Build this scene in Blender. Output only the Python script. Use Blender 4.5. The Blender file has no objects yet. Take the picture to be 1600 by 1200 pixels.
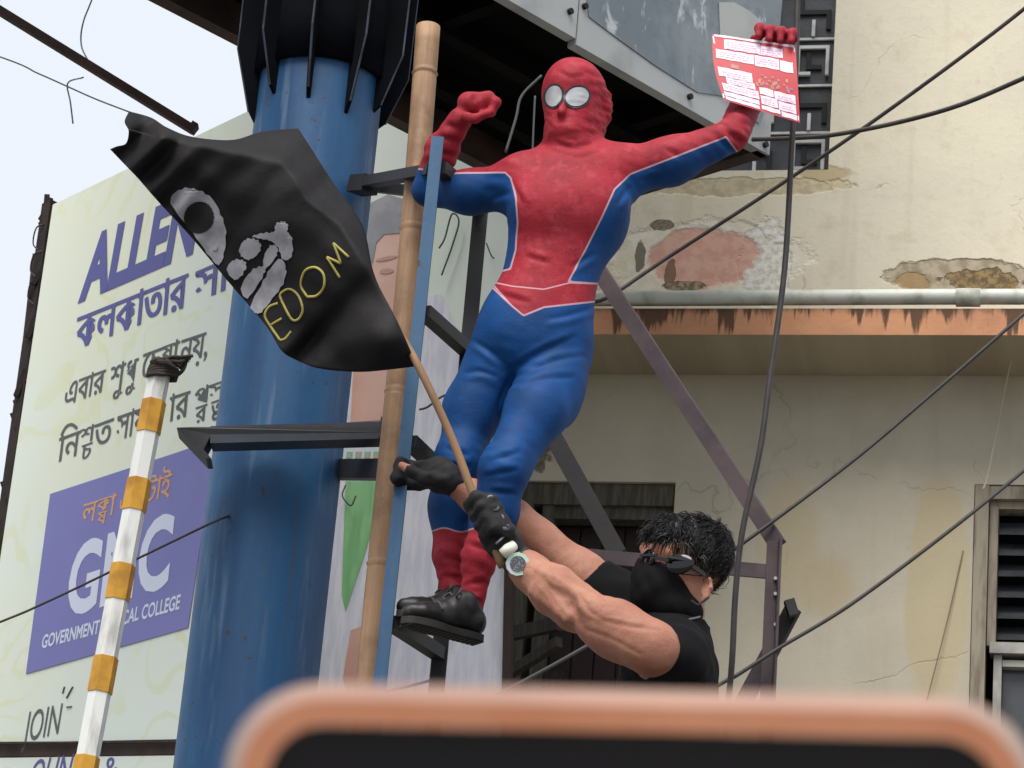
import bpy, math, random
import numpy as np
from mathutils import Vector
from mathutils.bvhtree import BVHTree
from mathutils.geometry import tessellate_polygon

random.seed(7)
rng = np.random.RandomState(7)
SC = bpy.context.scene
COL = SC.collection

# ------------------------------------------------------------------ camera
FPX, PITCH, ROLL = 4550.0, math.radians(20.7), math.radians(5.0)
CAM = np.array([0.0, 0.0, 1.6])
_F = np.array([0, math.cos(PITCH), math.sin(PITCH)])
_U0 = np.array([0, -math.sin(PITCH), math.cos(PITCH)])
_X = np.array([1.0, 0, 0])
_R = math.cos(ROLL) * _X + math.sin(ROLL) * _U0
_U = -math.sin(ROLL) * _X + math.cos(ROLL) * _U0
cd = bpy.data.cameras.new('camera'); cam = bpy.data.objects.new('camera', cd); COL.objects.link(cam)
from mathutils import Matrix
M = Matrix(((_R[0], _U[0], -_F[0], CAM[0]), (_R[1], _U[1], -_F[1], CAM[1]), (_R[2], _U[2], -_F[2], CAM[2]), (0, 0, 0, 1)))
cam.matrix_world = M
cd.sensor_width = 36; cd.lens = 36 * FPX / 1600; cd.clip_start = 0.05; cd.clip_end = 2000
cd.dof.use_dof = True; cd.dof.focus_distance = 7.7; cd.dof.aperture_fstop = 24
SC.camera = cam

# ------------------------------------------------------------------ world, sun, exposure
w = bpy.data.worlds.new('World'); SC.world = w; w.use_nodes = True
nt = w.node_tree; nt.nodes.clear()
SUN_EL, SUN_AZ = math.radians(58), math.radians(200)     # azimuth measured from +Y clockwise: behind the camera, a little to its left
sky = nt.nodes.new('ShaderNodeTexSky'); sky.sky_type = 'NISHITA'; sky.sun_disc = False
sky.sun_elevation = SUN_EL; sky.sun_rotation = SUN_AZ
b1 = nt.nodes.new('ShaderNodeBackground'); b1.inputs[1].default_value = 0.08
nt.links.new(sky.outputs[0], b1.inputs[0])
b2 = nt.nodes.new('ShaderNodeBackground'); b2.inputs[0].default_value = (0.88, 0.93, 1.0, 1); b2.inputs[1].default_value = 0.545   # flat white overcast layer
mx = nt.nodes.new('ShaderNodeMixShader'); mx.inputs[0].default_value = 0.94
nt.links.new(b1.outputs[0], mx.inputs[1]); nt.links.new(b2.outputs[0], mx.inputs[2])
wo = nt.nodes.new('ShaderNodeOutputWorld'); nt.links.new(mx.outputs[0], wo.inputs[0])
sd = bpy.data.lights.new('sun', 'SUN'); sd.energy = 2.2; sd.angle = math.radians(40); sd.color = (1, 0.96, 0.9)
so = bpy.data.objects.new('sun', sd); COL.objects.link(so)
_sdir = Vector((math.sin(SUN_AZ) * math.cos(SUN_EL), math.cos(SUN_AZ) * math.cos(SUN_EL), math.sin(SUN_EL)))
so.rotation_euler = _sdir.to_track_quat('Z', 'Y').to_euler(); so.location = (0, -10, 20)
SC.view_settings.view_transform = 'Standard'; SC.view_settings.look = 'None'
SC.view_settings.exposure = 0.9; SC.view_settings.gamma = 1

# ------------------------------------------------------------------ measuring: a pixel of the 1600x1200 photograph to a ray, a point, a plane
def ray(px, py):
    return _F * FPX + (px - 800) * _R + (600 - py) * _U
def at(px, py, Y):
    d = ray(px, py); return CAM + d * (Y / d[1])
def hit(px, py, p0, n):
    d = ray(px, py); t = np.dot(p0 - CAM, n) / np.dot(d, n); return CAM + d * t
def project(P):
    d = np.asarray(P) - CAM
    z = d @ _F
    return np.stack([800 + FPX * (d @ _R) / z, 600 - FPX * (d @ _U) / z], -1)
PX = 1 / 590.0

# ------------------------------------------------------------------ materials
def lin(c):
    return tuple(((x / 255) / 12.92 if x / 255 <= .04045 else ((x / 255 + .055) / 1.055) ** 2.4) for x in c) + (1,)
class NT:
    def __init__(s, name):
        s.m = bpy.data.materials.new(name); s.m.use_nodes = True; s.t = s.m.node_tree
        s.b = s.t.nodes['Principled BSDF']
    def n(s, typ, **kw):
        o = s.t.nodes.new(typ)
        for k, v in kw.items(): setattr(o, k, v)
        return o
    def l(s, a, b): s.t.links.new(a, b)
    def put(s, inp, v):
        if hasattr(v, 'is_output'): s.l(v, inp)
        else: inp.default_value = v
    def math(s, op, a, b=None, c=None, clamp=False):
        o = s.n('ShaderNodeMath', operation=op, use_clamp=clamp); s.put(o.inputs[0], a)
        if b is not None: s.put(o.inputs[1], b)
        if c is not None: s.put(o.inputs[2], c)
        return o.outputs[0]
    def mix(s, f, a, b):
        o = s.n('ShaderNodeMix', data_type='RGBA'); s.put(o.inputs[0], f); s.put(o.inputs[6], a); s.put(o.inputs[7], b); return o.outputs[2]
    def pos(s): return s.n('ShaderNodeNewGeometry').outputs['Position']
    def objco(s): return s.n('ShaderNodeTexCoord').outputs['Object']
    def mapping(s, v, sc=(1, 1, 1), rot=(0, 0, 0)):
        o = s.n('ShaderNodeMapping'); s.l(v, o.inputs[0]); o.inputs['Scale'].default_value = sc; o.inputs['Rotation'].default_value = rot; return o.outputs[0]
    def noise(s, v, scale, detail=4, rough=.55, dist=0.0):
        o = s.n('ShaderNodeTexNoise'); s.l(v, o.inputs['Vector']); o.inputs['Scale'].default_value = scale; o.inputs['Detail'].default_value = detail
        o.inputs['Roughness'].default_value = rough; o.inputs['Distortion'].default_value = dist; return o.outputs[0]
    def ramp(s, f, stops):
        o = s.n('ShaderNodeValToRGB'); s.l(f, o.inputs[0]); e = o.color_ramp.elements
        e[0].position, e[0].color = stops[0]; e[1].position, e[1].color = stops[-1]
        for p, c in stops[1:-1]:
            k = e.new(p); k.color = c
        return o.outputs[0]
    def step(s, f, lo, hi):
        o = s.n('ShaderNodeMapRange', interpolation_type='SMOOTHSTEP'); s.l(f, o.inputs[0]); o.inputs[1].default_value = lo; o.inputs[2].default_value = hi; return o.outputs[0]
    def attr(s, name):
        return s.n('ShaderNodeAttribute', attribute_name=name).outputs['Fac']
    def bump(s, h, strength=.3, dist=.01, prev=None):
        o = s.n('ShaderNodeBump'); o.inputs['Strength'].default_value = strength; o.inputs['Distance'].default_value = dist; s.l(h, o.inputs['Height'])
        if prev is not None: s.l(prev, o.inputs['Normal'])
        s.l(o.outputs[0], s.b.inputs['Normal']); return o.outputs[0]
    def done(s, color=None, rough=None, metal=None, spec=None, sheen=None):
        for k, v in (('Base Color', color), ('Roughness', rough), ('Metallic', metal), ('Specular IOR Level', spec), ('Sheen Weight', sheen)):
            if v is not None: s.put(s.b.inputs[k], v)
        return s.m
def mat(name, c, c2=None, scale=6, rough=.6, metal=0, bump=0, bscale=40, bdist=.004, stretch=(1, 1, 1), lo=.35, hi=.65, spec=.5, sheen=None, detail=5, world=False):
    t = NT(name); v = t.mapping(t.pos() if world else t.objco(), stretch)
    col = lin(c)
    if c2 is not None: col = t.mix(t.step(t.noise(v, scale, detail), lo, hi), lin(c), lin(c2))
    if bump: t.bump(t.noise(v, bscale, 4), bump, bdist)
    return t.done(col, rough, metal, spec, sheen)

# ------------------------------------------------------------------ mesh helpers
def unit(v): v = np.asarray(v, float); return v / (np.linalg.norm(v) + 1e-12)
def frame(d, up=(0, 0, 1)):
    d = unit(d); u = np.asarray(up, float)
    if abs(np.dot(u, d)) > .97: u = np.array([1.0, 0, 0])
    s = unit(np.cross(d, u)); return s, unit(np.cross(s, d))
class MB:
    def __init__(s): s.v = []; s.f = []; s.m = []
    def add(s, vs, fs, mi=0):
        k = len(s.v); s.v += [tuple(map(float, p)) for p in vs]; s.f += [tuple(i + k for i in f) for f in fs]; s.m += [mi] * len(fs); return s
    def hexa(s, c, mi=0):   # 8 corners: bottom 4 ccw, top 4 ccw
        return s.add(c, [(3, 2, 1, 0), (4, 5, 6, 7), (0, 1, 5, 4), (1, 2, 6, 5), (2, 3, 7, 6), (3, 0, 4, 7)], mi)
    def beam(s, p, q, w_, h_, up=(0, 0, 1), mi=0):
        p, q = np.asarray(p), np.asarray(q); a, b = frame(q - p, up); a = a * w_ / 2; b = b * h_ / 2
        return s.hexa([p - a - b, p + a - b, p + a + b, p - a + b, q - a - b, q + a - b, q + a + b, q - a + b], mi)
    def tube(s, pts, r, n=10, mi=0, caps=True):
        pts = [np.asarray(p, float) for p in pts]; rs = r if hasattr(r, '__len__') else [r] * len(pts)
        k0 = len(s.v); prev = None; vs = []
        for i, p in enumerate(pts):
            d = pts[min(i + 1, len(pts) - 1)] - pts[max(i - 1, 0)]
            if prev is None: a, b = frame(d)
            else:
                a = unit(prev - unit(d) * np.dot(prev, unit(d))); b = np.cross(a, unit(d)) * -1
            prev = a
            b = np.cross(unit(d), a)
            for j in range(n):
                t = 2 * math.pi * j / n; vs.append(p + rs[i] * (a * math.cos(t) + b * math.sin(t)))
        fs = []
        for i in range(len(pts) - 1):
            for j in range(n):
                fs.append((i * n + j, i * n + (j + 1) % n, (i + 1) * n + (j + 1) % n, (i + 1) * n + j))
        if caps: fs.append(tuple(range(n))[::-1]); fs.append(tuple(range((len(pts) - 1) * n, len(pts) * n)))
        return s.add(vs, fs, mi)
    def prism(s, loop, off, mi=0):      # closed loop extruded by the vector off
        n = len(loop); loop = [np.asarray(p, float) for p in loop]; off = np.asarray(off)
        tris = tessellate_polygon([[Vector(p) for p in loop]])
        vs = loop + [p + off for p in loop]; fs = [tuple(t) for t in tris] + [tuple(i + n for i in t[::-1]) for t in tris]
        fs += [(i, (i + 1) % n, (i + 1) % n + n, i + n) for i in range(n)]
        return s.add(vs, fs, mi)
    def poly(s, loop, mi=0):
        tris = tessellate_polygon([[Vector(p) for p in loop]]); return s.add(loop, [tuple(t) for t in tris], mi)
    def build(s, name, mats, parent=None, smooth=False, origin=None):
        v = np.array(s.v); me = bpy.data.meshes.new(name)
        if parent is not None: o0 = np.array(WORLD_LOC[parent.name])
        elif origin is not None: o0 = np.asarray(origin)
        else: o0 = np.array([(v[:, 0].min() + v[:, 0].max()) / 2, (v[:, 1].min() + v[:, 1].max()) / 2, v[:, 2].min()])
        me.from_pydata([tuple(p) for p in v - o0], [], s.f)
        for m_ in (mats if isinstance(mats, (list, tuple)) else [mats]): me.materials.append(m_)
        me.polygons.foreach_set('material_index', s.m)
        return link(name, me, parent, o0, smooth)
WORLD_LOC = {}
def link(name, me, parent, o0, smooth, fix=True):
    if fix:
        import bmesh
        bm = bmesh.new(); bm.from_mesh(me); bmesh.ops.recalc_face_normals(bm, faces=bm.faces); bm.to_mesh(me); bm.free()
    if smooth: me.polygons.foreach_set('use_smooth', [True] * len(me.polygons))
    me.update()
    o = bpy.data.objects.new(name, me); COL.objects.link(o)
    WORLD_LOC[o.name] = tuple(o0)
    if parent is not None: o.parent = parent
    else: o.location = tuple(o0)
    return o
def tag(o, label=None, cat=None, group=None, kind=None):
    if label: o['label'] = label
    if cat: o['category'] = cat
    if group: o['group'] = group
    if kind: o['kind'] = kind
    return o
def empty(name, loc, label, cat, group=None):
    o = bpy.data.objects.new(name, None); COL.objects.link(o); o.location = tuple(loc); o.empty_display_size = .1
    WORLD_LOC[o.name] = tuple(loc); return tag(o, label, cat, group)
def spline(pts, n=8):
    P = np.array(pts, float); P = np.vstack([2 * P[0] - P[1], P, 2 * P[-1] - P[-2]]); out = []
    for i in range(1, len(P) - 2):
        for t in np.linspace(0, 1, n, endpoint=False):
            a, b, c, d = P[i - 1], P[i], P[i + 1], P[i + 2]
            out.append(.5 * (2 * b + (c - a) * t + (2 * a - 5 * b + 4 * c - d) * t * t + (3 * b - a - 3 * c + d) * t ** 3))
    out.append(P[-2]); return np.array(out)

# flat lettering: text curve -> mesh in text units
def glyphs(body, weight=0.0, space=1.0):
    cu = bpy.data.curves.new('t', 'FONT'); cu.body = body; cu.offset = weight; cu.resolution_u = 4; cu.space_character = space
    o = bpy.data.objects.new('t', cu); COL.objects.link(o)
    me = bpy.data.meshes.new_from_object(o.evaluated_get(bpy.context.evaluated_depsgraph_get()))
    v = np.array([p.co[:] for p in me.vertices]).reshape(-1, 3); f = [tuple(p.vertices) for p in me.polygons]
    bpy.data.objects.remove(o); bpy.data.curves.remove(cu); bpy.data.meshes.remove(me)
    return v, f
def run(tokens, weight=0.0):
    """tokens: strings, or (top, bottom) pairs of Bengali letters joined into one stacked sign, or a number = a gap"""
    V, Fc, x = [], [], 0.0
    def put(v, f, dx, dy, sx, sy):
        k = len(V); V.extend([(p[0] * sx + dx, p[1] * sy + dy, 0) for p in v]); Fc.extend([tuple(i + k for i in q) for q in f])
    for t in tokens:
        if isinstance(t, (int, float)): x += t; continue
        if isinstance(t, tuple):
            v, f = glyphs(t[0], weight); v2, f2 = glyphs(t[1], weight)
            put(v, f, x, .24, .85, .62); put(v2, f2, x + .12, -.18, .72, .62); x += max(v[:, 0].max() * .85, v2[:, 0].max() * .72 + .1)
        else:
            v, f = glyphs(t, weight); put(v, f, x, 0, 1, 1); x += v[:, 0].max()
    return np.array(V), Fc
def letter(mb, vf, O, ex, ey, mi=0, skew=0.0, h=None):
    """lay a flat run on a plane: O = start of baseline, ex = whole run vector, ey = cap-height vector"""
    v, f = vf; w_ = v[:, 0].max() - min(v[:, 0].min(), 0); hh = h or .69
    mb.add([O + ex * ((p[0] + skew * p[1]) / w_) + ey * (p[1] / hh) for p in v], f, mi)

# ------------------------------------------------------------------ implicit bodies: smooth unions of round cones and ellipsoids, meshed by surface nets
class Group:
    def __init__(s, k=.03): s.k = k; s.p = []
    def cone(s, a, b, ra, rb=None): s.p.append(('c', np.asarray(a, float), np.asarray(b, float), ra, ra if rb is None else rb)); return s
    def chain(s, pts, rs):
        for i in range(len(pts) - 1): s.cone(pts[i], pts[i + 1], rs[i], rs[i + 1])
        return s
    def ell(s, c, r, ax=None): s.p.append(('e', np.asarray(c, float), np.asarray(r, float), np.eye(3) if ax is None else np.asarray(ax))); return s
    def bounds(s):
        lo, hi = [], []
        for p in s.p:
            if p[0] == 'c': r = max(p[3], p[4]); lo.append(np.minimum(p[1], p[2]) - r); hi.append(np.maximum(p[1], p[2]) + r)
            else: r = max(p[2]); lo.append(p[1] - r); hi.append(p[1] + r)
        return np.min(lo, 0), np.max(hi, 0)
def prim(p, X):
    if p[0] == 'c':
        a, b, ra, rb = p[1:]; ba = b - a; L2 = max(float(ba @ ba), 1e-12)
        t = np.clip(((X - a) @ ba) / L2, 0, 1)
        return np.linalg.norm(X - a - t[..., None] * ba, axis=-1) - (ra + (rb - ra) * t)
    c, r, ax = p[1:]; q = (X - c) @ ax.T; k0 = np.linalg.norm(q / r, axis=-1); k1 = np.linalg.norm(q / (r * r), axis=-1) + 1e-9
    return k0 * (k0 - 1) / k1
def smin(a, b, k):
    h = np.maximum(k - np.abs(a - b), 0) / k; return np.minimum(a, b) - h * h * k * .25
def field(groups, kk, h, extra=.03, grow=0.0, clip=None):
    lo = np.min([g.bounds()[0] for g in groups], 0) - extra; hi = np.max([g.bounds()[1] for g in groups], 0) + extra
    if clip is not None: lo = np.maximum(lo, clip[0]); hi = np.minimum(hi, clip[1])
    n = np.ceil((hi - lo) / h).astype(int) + 1
    ax = [lo[i] + h * np.arange(n[i]) for i in range(3)]
    F = np.full(n, 9.0, np.float32)
    for g in groups:
        G = np.full(n, 9.0, np.float32)
        for p in g.p:
            gg = Group(); gg.p = [p]; l, u = gg.bounds(); m = g.k + .02
            i0 = np.clip(np.floor((l - m - lo) / h).astype(int), 0, n); i1 = np.clip(np.ceil((u + m - lo) / h).astype(int) + 1, 0, n)
            if np.any(i1 <= i0): continue
            sl = tuple(slice(i0[i], i1[i]) for i in range(3))
            X = np.stack(np.meshgrid(*[ax[i][sl[i]] for i in range(3)], indexing='ij'), -1)
            G[sl] = smin(G[sl], prim(p, X).astype(np.float32), g.k)
        F = smin(F, G, kk)
    return F - grow, lo, ax
def surfnet(F, lo, h, smooth=2):
    s = F < 0; nx, ny, nz = F.shape
    c = np.zeros((nx - 1, ny - 1, nz - 1), np.int8)
    offs = [(i, j, k) for i in (0, 1) for j in (0, 1) for k in (0, 1)]
    for i, j, k in offs: c += s[i:nx - 1 + i, j:ny - 1 + j, k:nz - 1 + k]
    act = (c > 0) & (c < 8); I = np.argwhere(act); idx = np.full(c.shape, -1, np.int64); idx[act] = np.arange(len(I))
    P = np.zeros((len(I), 3)); cnt = np.zeros(len(I))
    for a in offs:
        for d in range(3):
            if a[d]: continue
            b = list(a); b[d] = 1
            fa = F[I[:, 0] + a[0], I[:, 1] + a[1], I[:, 2] + a[2]].astype(float); fb = F[I[:, 0] + b[0], I[:, 1] + b[1], I[:, 2] + b[2]].astype(float)
            x = (fa < 0) != (fb < 0); t = np.where(x, fa / np.where(x, fa - fb, 1), 0)
            q = np.tile(np.array(a, float), (len(I), 1)); q[:, d] += t; P[x] += q[x]; cnt[x] += 1
    P = (I + P / cnt[:, None]) * h + lo
    quads = []
    for d in range(3):
        e1, e2 = [(1, 2), (2, 0), (0, 1)][d]
        sl0 = [slice(None)] * 3; sl1 = [slice(None)] * 3; sl0[d] = slice(0, -1); sl1[d] = slice(1, None)
        for e in (e1, e2): sl0[e] = slice(1, -1); sl1[e] = slice(1, -1)
        A, B = s[tuple(sl0)], s[tuple(sl1)]; E = np.argwhere(A != B); sg = A[E[:, 0], E[:, 1], E[:, 2]]
        base = E.copy(); base[:, e1] += 1; base[:, e2] += 1
        def cell(o1, o2):
            q = base.copy(); q[:, e1] -= o1; q[:, e2] -= o2; return idx[q[:, 0], q[:, 1], q[:, 2]]
        Q = np.stack([cell(1, 1), cell(0, 1), cell(0, 0), cell(1, 0)], -1); Q[~sg] = Q[~sg][:, ::-1]; quads.append(Q)
    Q = np.concatenate(quads); Q = Q[(Q >= 0).all(1)]
    ed = np.concatenate([Q[:, [0, 1]], Q[:, [1, 2]], Q[:, [2, 3]], Q[:, [3, 0]]])
    for lam in [.5, -.52] * smooth:
        S = np.zeros_like(P); n = np.zeros(len(P)); np.add.at(S, ed[:, 0], P[ed[:, 1]]); np.add.at(n, ed[:, 0], 1); np.add.at(S, ed[:, 1], P[ed[:, 0]]); np.add.at(n, ed[:, 1], 1)
        P = P + lam * (S / np.maximum(n, 1)[:, None] - P)
    return P, Q
def vnormals(P, Q):
    n = np.cross(P[Q[:, 2]] - P[Q[:, 0]], P[Q[:, 3]] - P[Q[:, 1]]); N = np.zeros_like(P)
    for k in range(4): np.add.at(N, Q[:, k], n)
    return N / (np.linalg.norm(N, axis=1)[:, None] + 1e-12)
_dirs = rng.normal(size=(64, 3)); _ph = rng.uniform(0, 7, 64)
def wob(P, f, seed=0, n=7):
    o = np.zeros(len(P))
    for i in range(n):
        d = _dirs[(seed * 7 + i) % 64]; o += np.sin(P @ d * f * (.6 + .2 * i) + _ph[(seed * 5 + i) % 64])
    return o / n ** .5
def netmesh(name, P, Q, mats, parent, attrs=None, origin=None, midx=None):
    o0 = np.array(WORLD_LOC[parent.name]) if parent is not None else np.asarray(origin)
    me = bpy.data.meshes.new(name); me.vertices.add(len(P)); me.vertices.foreach_set('co', (P - o0).astype(np.float32).ravel())
    me.loops.add(len(Q) * 4); me.loops.foreach_set('vertex_index', Q.astype(np.int32).ravel())
    me.polygons.add(len(Q)); me.polygons.foreach_set('loop_start', np.arange(0, len(Q) * 4, 4, dtype=np.int32))
    for m_ in (mats if isinstance(mats, (list, tuple)) else [mats]): me.materials.append(m_)
    if midx is not None: me.polygons.foreach_set('material_index', np.asarray(midx, np.int32))
    me.update(calc_edges=True); me.validate()
    for k, a in (attrs or {}).items():
        at_ = me.attributes.new(k, 'FLOAT', 'POINT'); at_.data.foreach_set('value', np.asarray(a, np.float32))
    return link(name, me, parent, o0, True, fix=False)
def sdpoly(q, poly):
    """signed distance to a closed outline, positive inside"""
    poly = np.array(poly, float); d = np.full(len(q), 1e9); ins = np.zeros(len(q), bool)
    for i in range(len(poly)):
        a, b = poly[i], poly[(i + 1) % len(poly)]; e = b - a; wv = q - a
        t = np.clip((wv @ e) / (e @ e), 0, 1); d = np.minimum(d, np.linalg.norm(wv - t[:, None] * e, axis=1))
        c1 = (a[1] > q[:, 1]) != (b[1] > q[:, 1]); xx = (b[0] - a[0]) * (q[:, 1] - a[1]) / (b[1] - a[1] if b[1] != a[1] else 1e-9) + a[0]
        ins ^= c1 & (q[:, 0] < xx)
    return np.where(ins, d, -d)
def finemesh2d(poly, step):
    """outline -> evenly refined triangles (2-D)"""
    import bmesh
    bm = bmesh.new(); pts = []
    for i in range(len(poly)):
        a, b = np.array(poly[i], float), np.array(poly[(i + 1) % len(poly)], float); k = max(1, int(np.linalg.norm(b - a) / step))
        pts += [a + (b - a) * j / k for j in range(k)]
    vs = [bm.verts.new((p[0], p[1], 0)) for p in pts]
    tris = tessellate_polygon([[Vector((p[0], p[1], 0)) for p in pts]])
    for t in tris:
        try: bm.faces.new([vs[i] for i in t])
        except ValueError: pass
    for _ in range(5):
        es = [e for e in bm.edges if e.calc_length() > step * 1.6]
        if not es: break
        bmesh.ops.subdivide_edges(bm, edges=es, cuts=1); bmesh.ops.triangulate(bm, faces=bm.faces)
    bm.verts.index_update(); V = np.array([v.co[:2] for v in bm.verts]); Fc = [tuple(v.index for v in f.verts) for f in bm.faces]; bm.free()
    return V, Fc

# ================================================================== SETTING
gm = mat('asphalt', (86, 84, 80), (104, 101, 96), 1.5, .9, bump=.3, bscale=60)
g = MB(); g.add([(-600, -600, 0), (600, -600, 0), (600, 600, 0), (-600, 600, 0)], [(0, 1, 2, 3)])
tag(g.build('ground', gm), kind='structure')

# ------------------------------------------------------------------ building: facade frame (u to the right, z up, off towards the street)
FU = np.array([math.sin(math.radians(77)), -math.cos(math.radians(77)), 0]); FN = np.array([-math.cos(math.radians(77)), -math.sin(math.radians(77)), 0])
FO = at(1250, 600, 10.6); FO = np.array([FO[0], FO[1], 0.0])
def fac(px, py, off=0.0):
    p = hit(px, py, FO + off * FN, FN); return float((p - FO) @ FU), float(p[2])
def fpt(u, z, off=0.0): return FO + u * FU + off * FN + np.array([0, 0, z])
def fbox(mb, u0, u1, z0, z1, o0, o1, mi=0):
    return mb.hexa([fpt(u0, z0, o1), fpt(u1, z0, o1), fpt(u1, z0, o0), fpt(u0, z0, o0), fpt(u0, z1, o1), fpt(u1, z1, o1), fpt(u1, z1, o0), fpt(u0, z1, o0)], mi)

def wall_material():
    t = NT('old_cream_plaster'); P = t.pos()
    dot = t.n('ShaderNodeVectorMath', operation='DOT_PRODUCT'); t.l(P, dot.inputs[0]); dot.inputs[1].default_value = tuple(FU)
    U = t.math('SUBTRACT', dot.outputs['Value'], float(FO @ FU)); sx = t.n('ShaderNodeSeparateXYZ'); t.l(P, sx.inputs[0]); Z = sx.outputs[2]
    cv = t.n('ShaderNodeCombineXYZ'); t.l(U, cv.inputs[0]); t.l(Z, cv.inputs[1]); W = cv.outputs[0]
    n1 = t.noise(W, 1.3, 6, .6, .4); n2 = t.noise(W, 7, 6, .65); n3 = t.noise(W, 30, 5, .7)
    col = t.mix(t.step(n1, .35, .68), lin((220, 212, 190)), lin((210, 203, 184)))
    col = t.mix(t.math('MULTIPLY', t.step(n2, .5, .75), .35), col, lin((178, 164, 132)))
    low = t.math('LESS_THAN', Z, fac(1250, 500)[1])                      # darker and greyer below the ledge: its shade painted into the wall colour
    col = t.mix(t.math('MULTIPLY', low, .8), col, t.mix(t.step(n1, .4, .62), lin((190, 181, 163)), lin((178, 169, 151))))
    stv = t.mapping(W, (9, .5, 1)); st = t.noise(stv, 1.0, 5, .6, .3)
    col = t.mix(t.math('MULTIPLY', t.step(st, .52, .72), .16), col, lin((150, 138, 112)))
    col = t.mix(t.math('MULTIPLY', t.step(n3, .55, .75), .25), col, lin((160, 150, 128)))
    H = t.math('MULTIPLY', n3, .12)
    def patch(px, py, wx, wy, c, ca=None, amp=.9, sc=6, soft=.06, strength=1.0, depth=.0, seed=0):
        nonlocal col, H
        u0, z0 = fac(px, py); a = (fac(px + wx, py)[0] - u0); b = abs(fac(px, py + wy)[1] - z0)
        du = t.math('DIVIDE', t.math('SUBTRACT', U, u0), a); dz = t.math('DIVIDE', t.math('SUBTRACT', Z, z0), b)
        r = t.math('SQRT', t.math('ADD', t.math('MULTIPLY', du, du), t.math('MULTIPLY', dz, dz)))
        mp = t.n('ShaderNodeMapping'); t.l(W, mp.inputs[0]); mp.inputs['Location'].default_value = (seed * 3.7, seed * 1.3, 0)
        nn = t.noise(mp.outputs[0], sc, 6, .62)
        e = t.math('ADD', r, t.math('MULTIPLY', t.math('SUBTRACT', nn, .5), amp * 2))
        f = t.math('MULTIPLY', t.math('SUBTRACT', 1.0, t.step(e, 1 - soft, 1 + soft)), strength)
        c2 = lin(c) if ca is None else t.mix(t.step(t.noise(mp.outputs[0], sc * 3, 5), .4, .62), lin(c), lin(ca))
        col = t.mix(f, col, c2)
        if depth: H = t.math('SUBTRACT', H, t.math('MULTIPLY', f, depth))
    patch(1100, 410, 150, 62, (222, 214, 194), (232, 228, 214), .6, 5, .08, .9, .3, 1)      # flaked whitewash
    patch(1195, 410, 42, 70, (233, 231, 222), (205, 200, 186), .5, 12, .05, 1, .2, 2)
    patch(1100, 405, 84, 48, (219, 176, 158), (208, 158, 140), .45, 7, .1, .95, .3, 3)      # bare pink coat
    patch(1035, 352, 20, 8, (120, 112, 100), (150, 140, 122), .6, 20, .05, 1, .6, 4)
    patch(1047, 428, 9, 22, (134, 112, 92), None, .6, 22, .05, 1, .6, 5)
    patch(1000, 400, 8, 24, (128, 122, 108), None, .6, 22, .05, 1, .6, 6)
    patch(1070, 447, 40, 7, (112, 98, 80), (160, 146, 122), .8, 16, .05, 1, .5, 7)
    patch(1500, 432, 120, 30, (176, 166, 146), (150, 138, 114), .5, 7, .06, 1, .5, 8)       # peeled render above the pipe
    patch(1540, 440, 60, 18, (104, 92, 70), (150, 128, 88), .8, 12, .06, 1, .5, 9)
    patch(1425, 440, 28, 14, (160, 132, 92), None, .8, 12, .1, .8, .3, 10)
    patch(1150, 292, 190, 14, (196, 184, 150), (172, 158, 128), .8, 9, .08, .8, .3, 11)
    patch(1290, 272, 40, 14, (182, 164, 124), None, .7, 9, .2, .8, .2, 12)
    patch(1235, 835, 45, 90, (190, 172, 132), None, .35, 5, .3, .5, 0, 13)
    patch(1290, 915, 40, 50, (186, 168, 128), None, .35, 5, .3, .5, 0, 14)
    patch(1465, 920, 50, 180, (186, 170, 132), None, .25, 3, .1, .6, 0, 15)                 # yellower repaint beside the window
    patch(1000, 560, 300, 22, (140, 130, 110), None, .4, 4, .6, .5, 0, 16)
    patch(830, 700, 34, 36, (122, 114, 98), (84, 76, 66), .9, 16, .1, .9, .4, 17)
    # hairline cracks
    vo = t.n('ShaderNodeTexVoronoi', feature='DISTANCE_TO_EDGE'); wv = t.n('ShaderNodeVectorMath', operation='ADD')
    nz = t.n('ShaderNodeTexNoise'); t.l(W, nz.inputs['Vector']); nz.inputs['Scale'].default_value = 3; nz.inputs['Detail'].default_value = 6
    scl = t.n('ShaderNodeVectorMath', operation='SCALE'); t.l(nz.outputs['Color'], scl.inputs[0]); scl.inputs['Scale'].default_value = .5
    t.l(W, wv.inputs[0]); t.l(scl.outputs[0], wv.inputs[1]); t.l(wv.outputs[0], vo.inputs['Vector']); vo.inputs['Scale'].default_value = 1.1
    cr = t.math('MULTIPLY', t.math('SUBTRACT', 1.0, t.step(vo.outputs['Distance'], .0, .007)), t.step(n1, .47, .6))
    col = t.mix(t.math('MULTIPLY', cr, .3), col, lin((130, 118, 98))); H = t.math('SUBTRACT', H, t.math('MULTIPLY', cr, .12))
    t.bump(H, .8, .016)
    return t.done(col, .92, spec=.2)
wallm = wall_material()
bu0, bu1 = fac(600, 600)[0], fac(2100, 600)[0]
bld = empty('building', fpt((bu0 + bu1) / 2, 0), 'old cream plastered building with flaking walls, an orange ledge and louvred windows', 'building')
LW = (fac(800, 752)[0], fac(1056, 752)[0], fac(930, 1330)[1], fac(930, 752)[1])        # left window opening u0,u1,z0,z1
RW = (fac(1523, 757)[0], fac(1800, 757)[0], fac(1560, 1330)[1], fac(1560, 757)[1])     # louvred window
LT = (fac(1040, 100)[0], fac(1302, 100)[0], fac(1200, 266)[1], 9.0)                    # lattice
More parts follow.
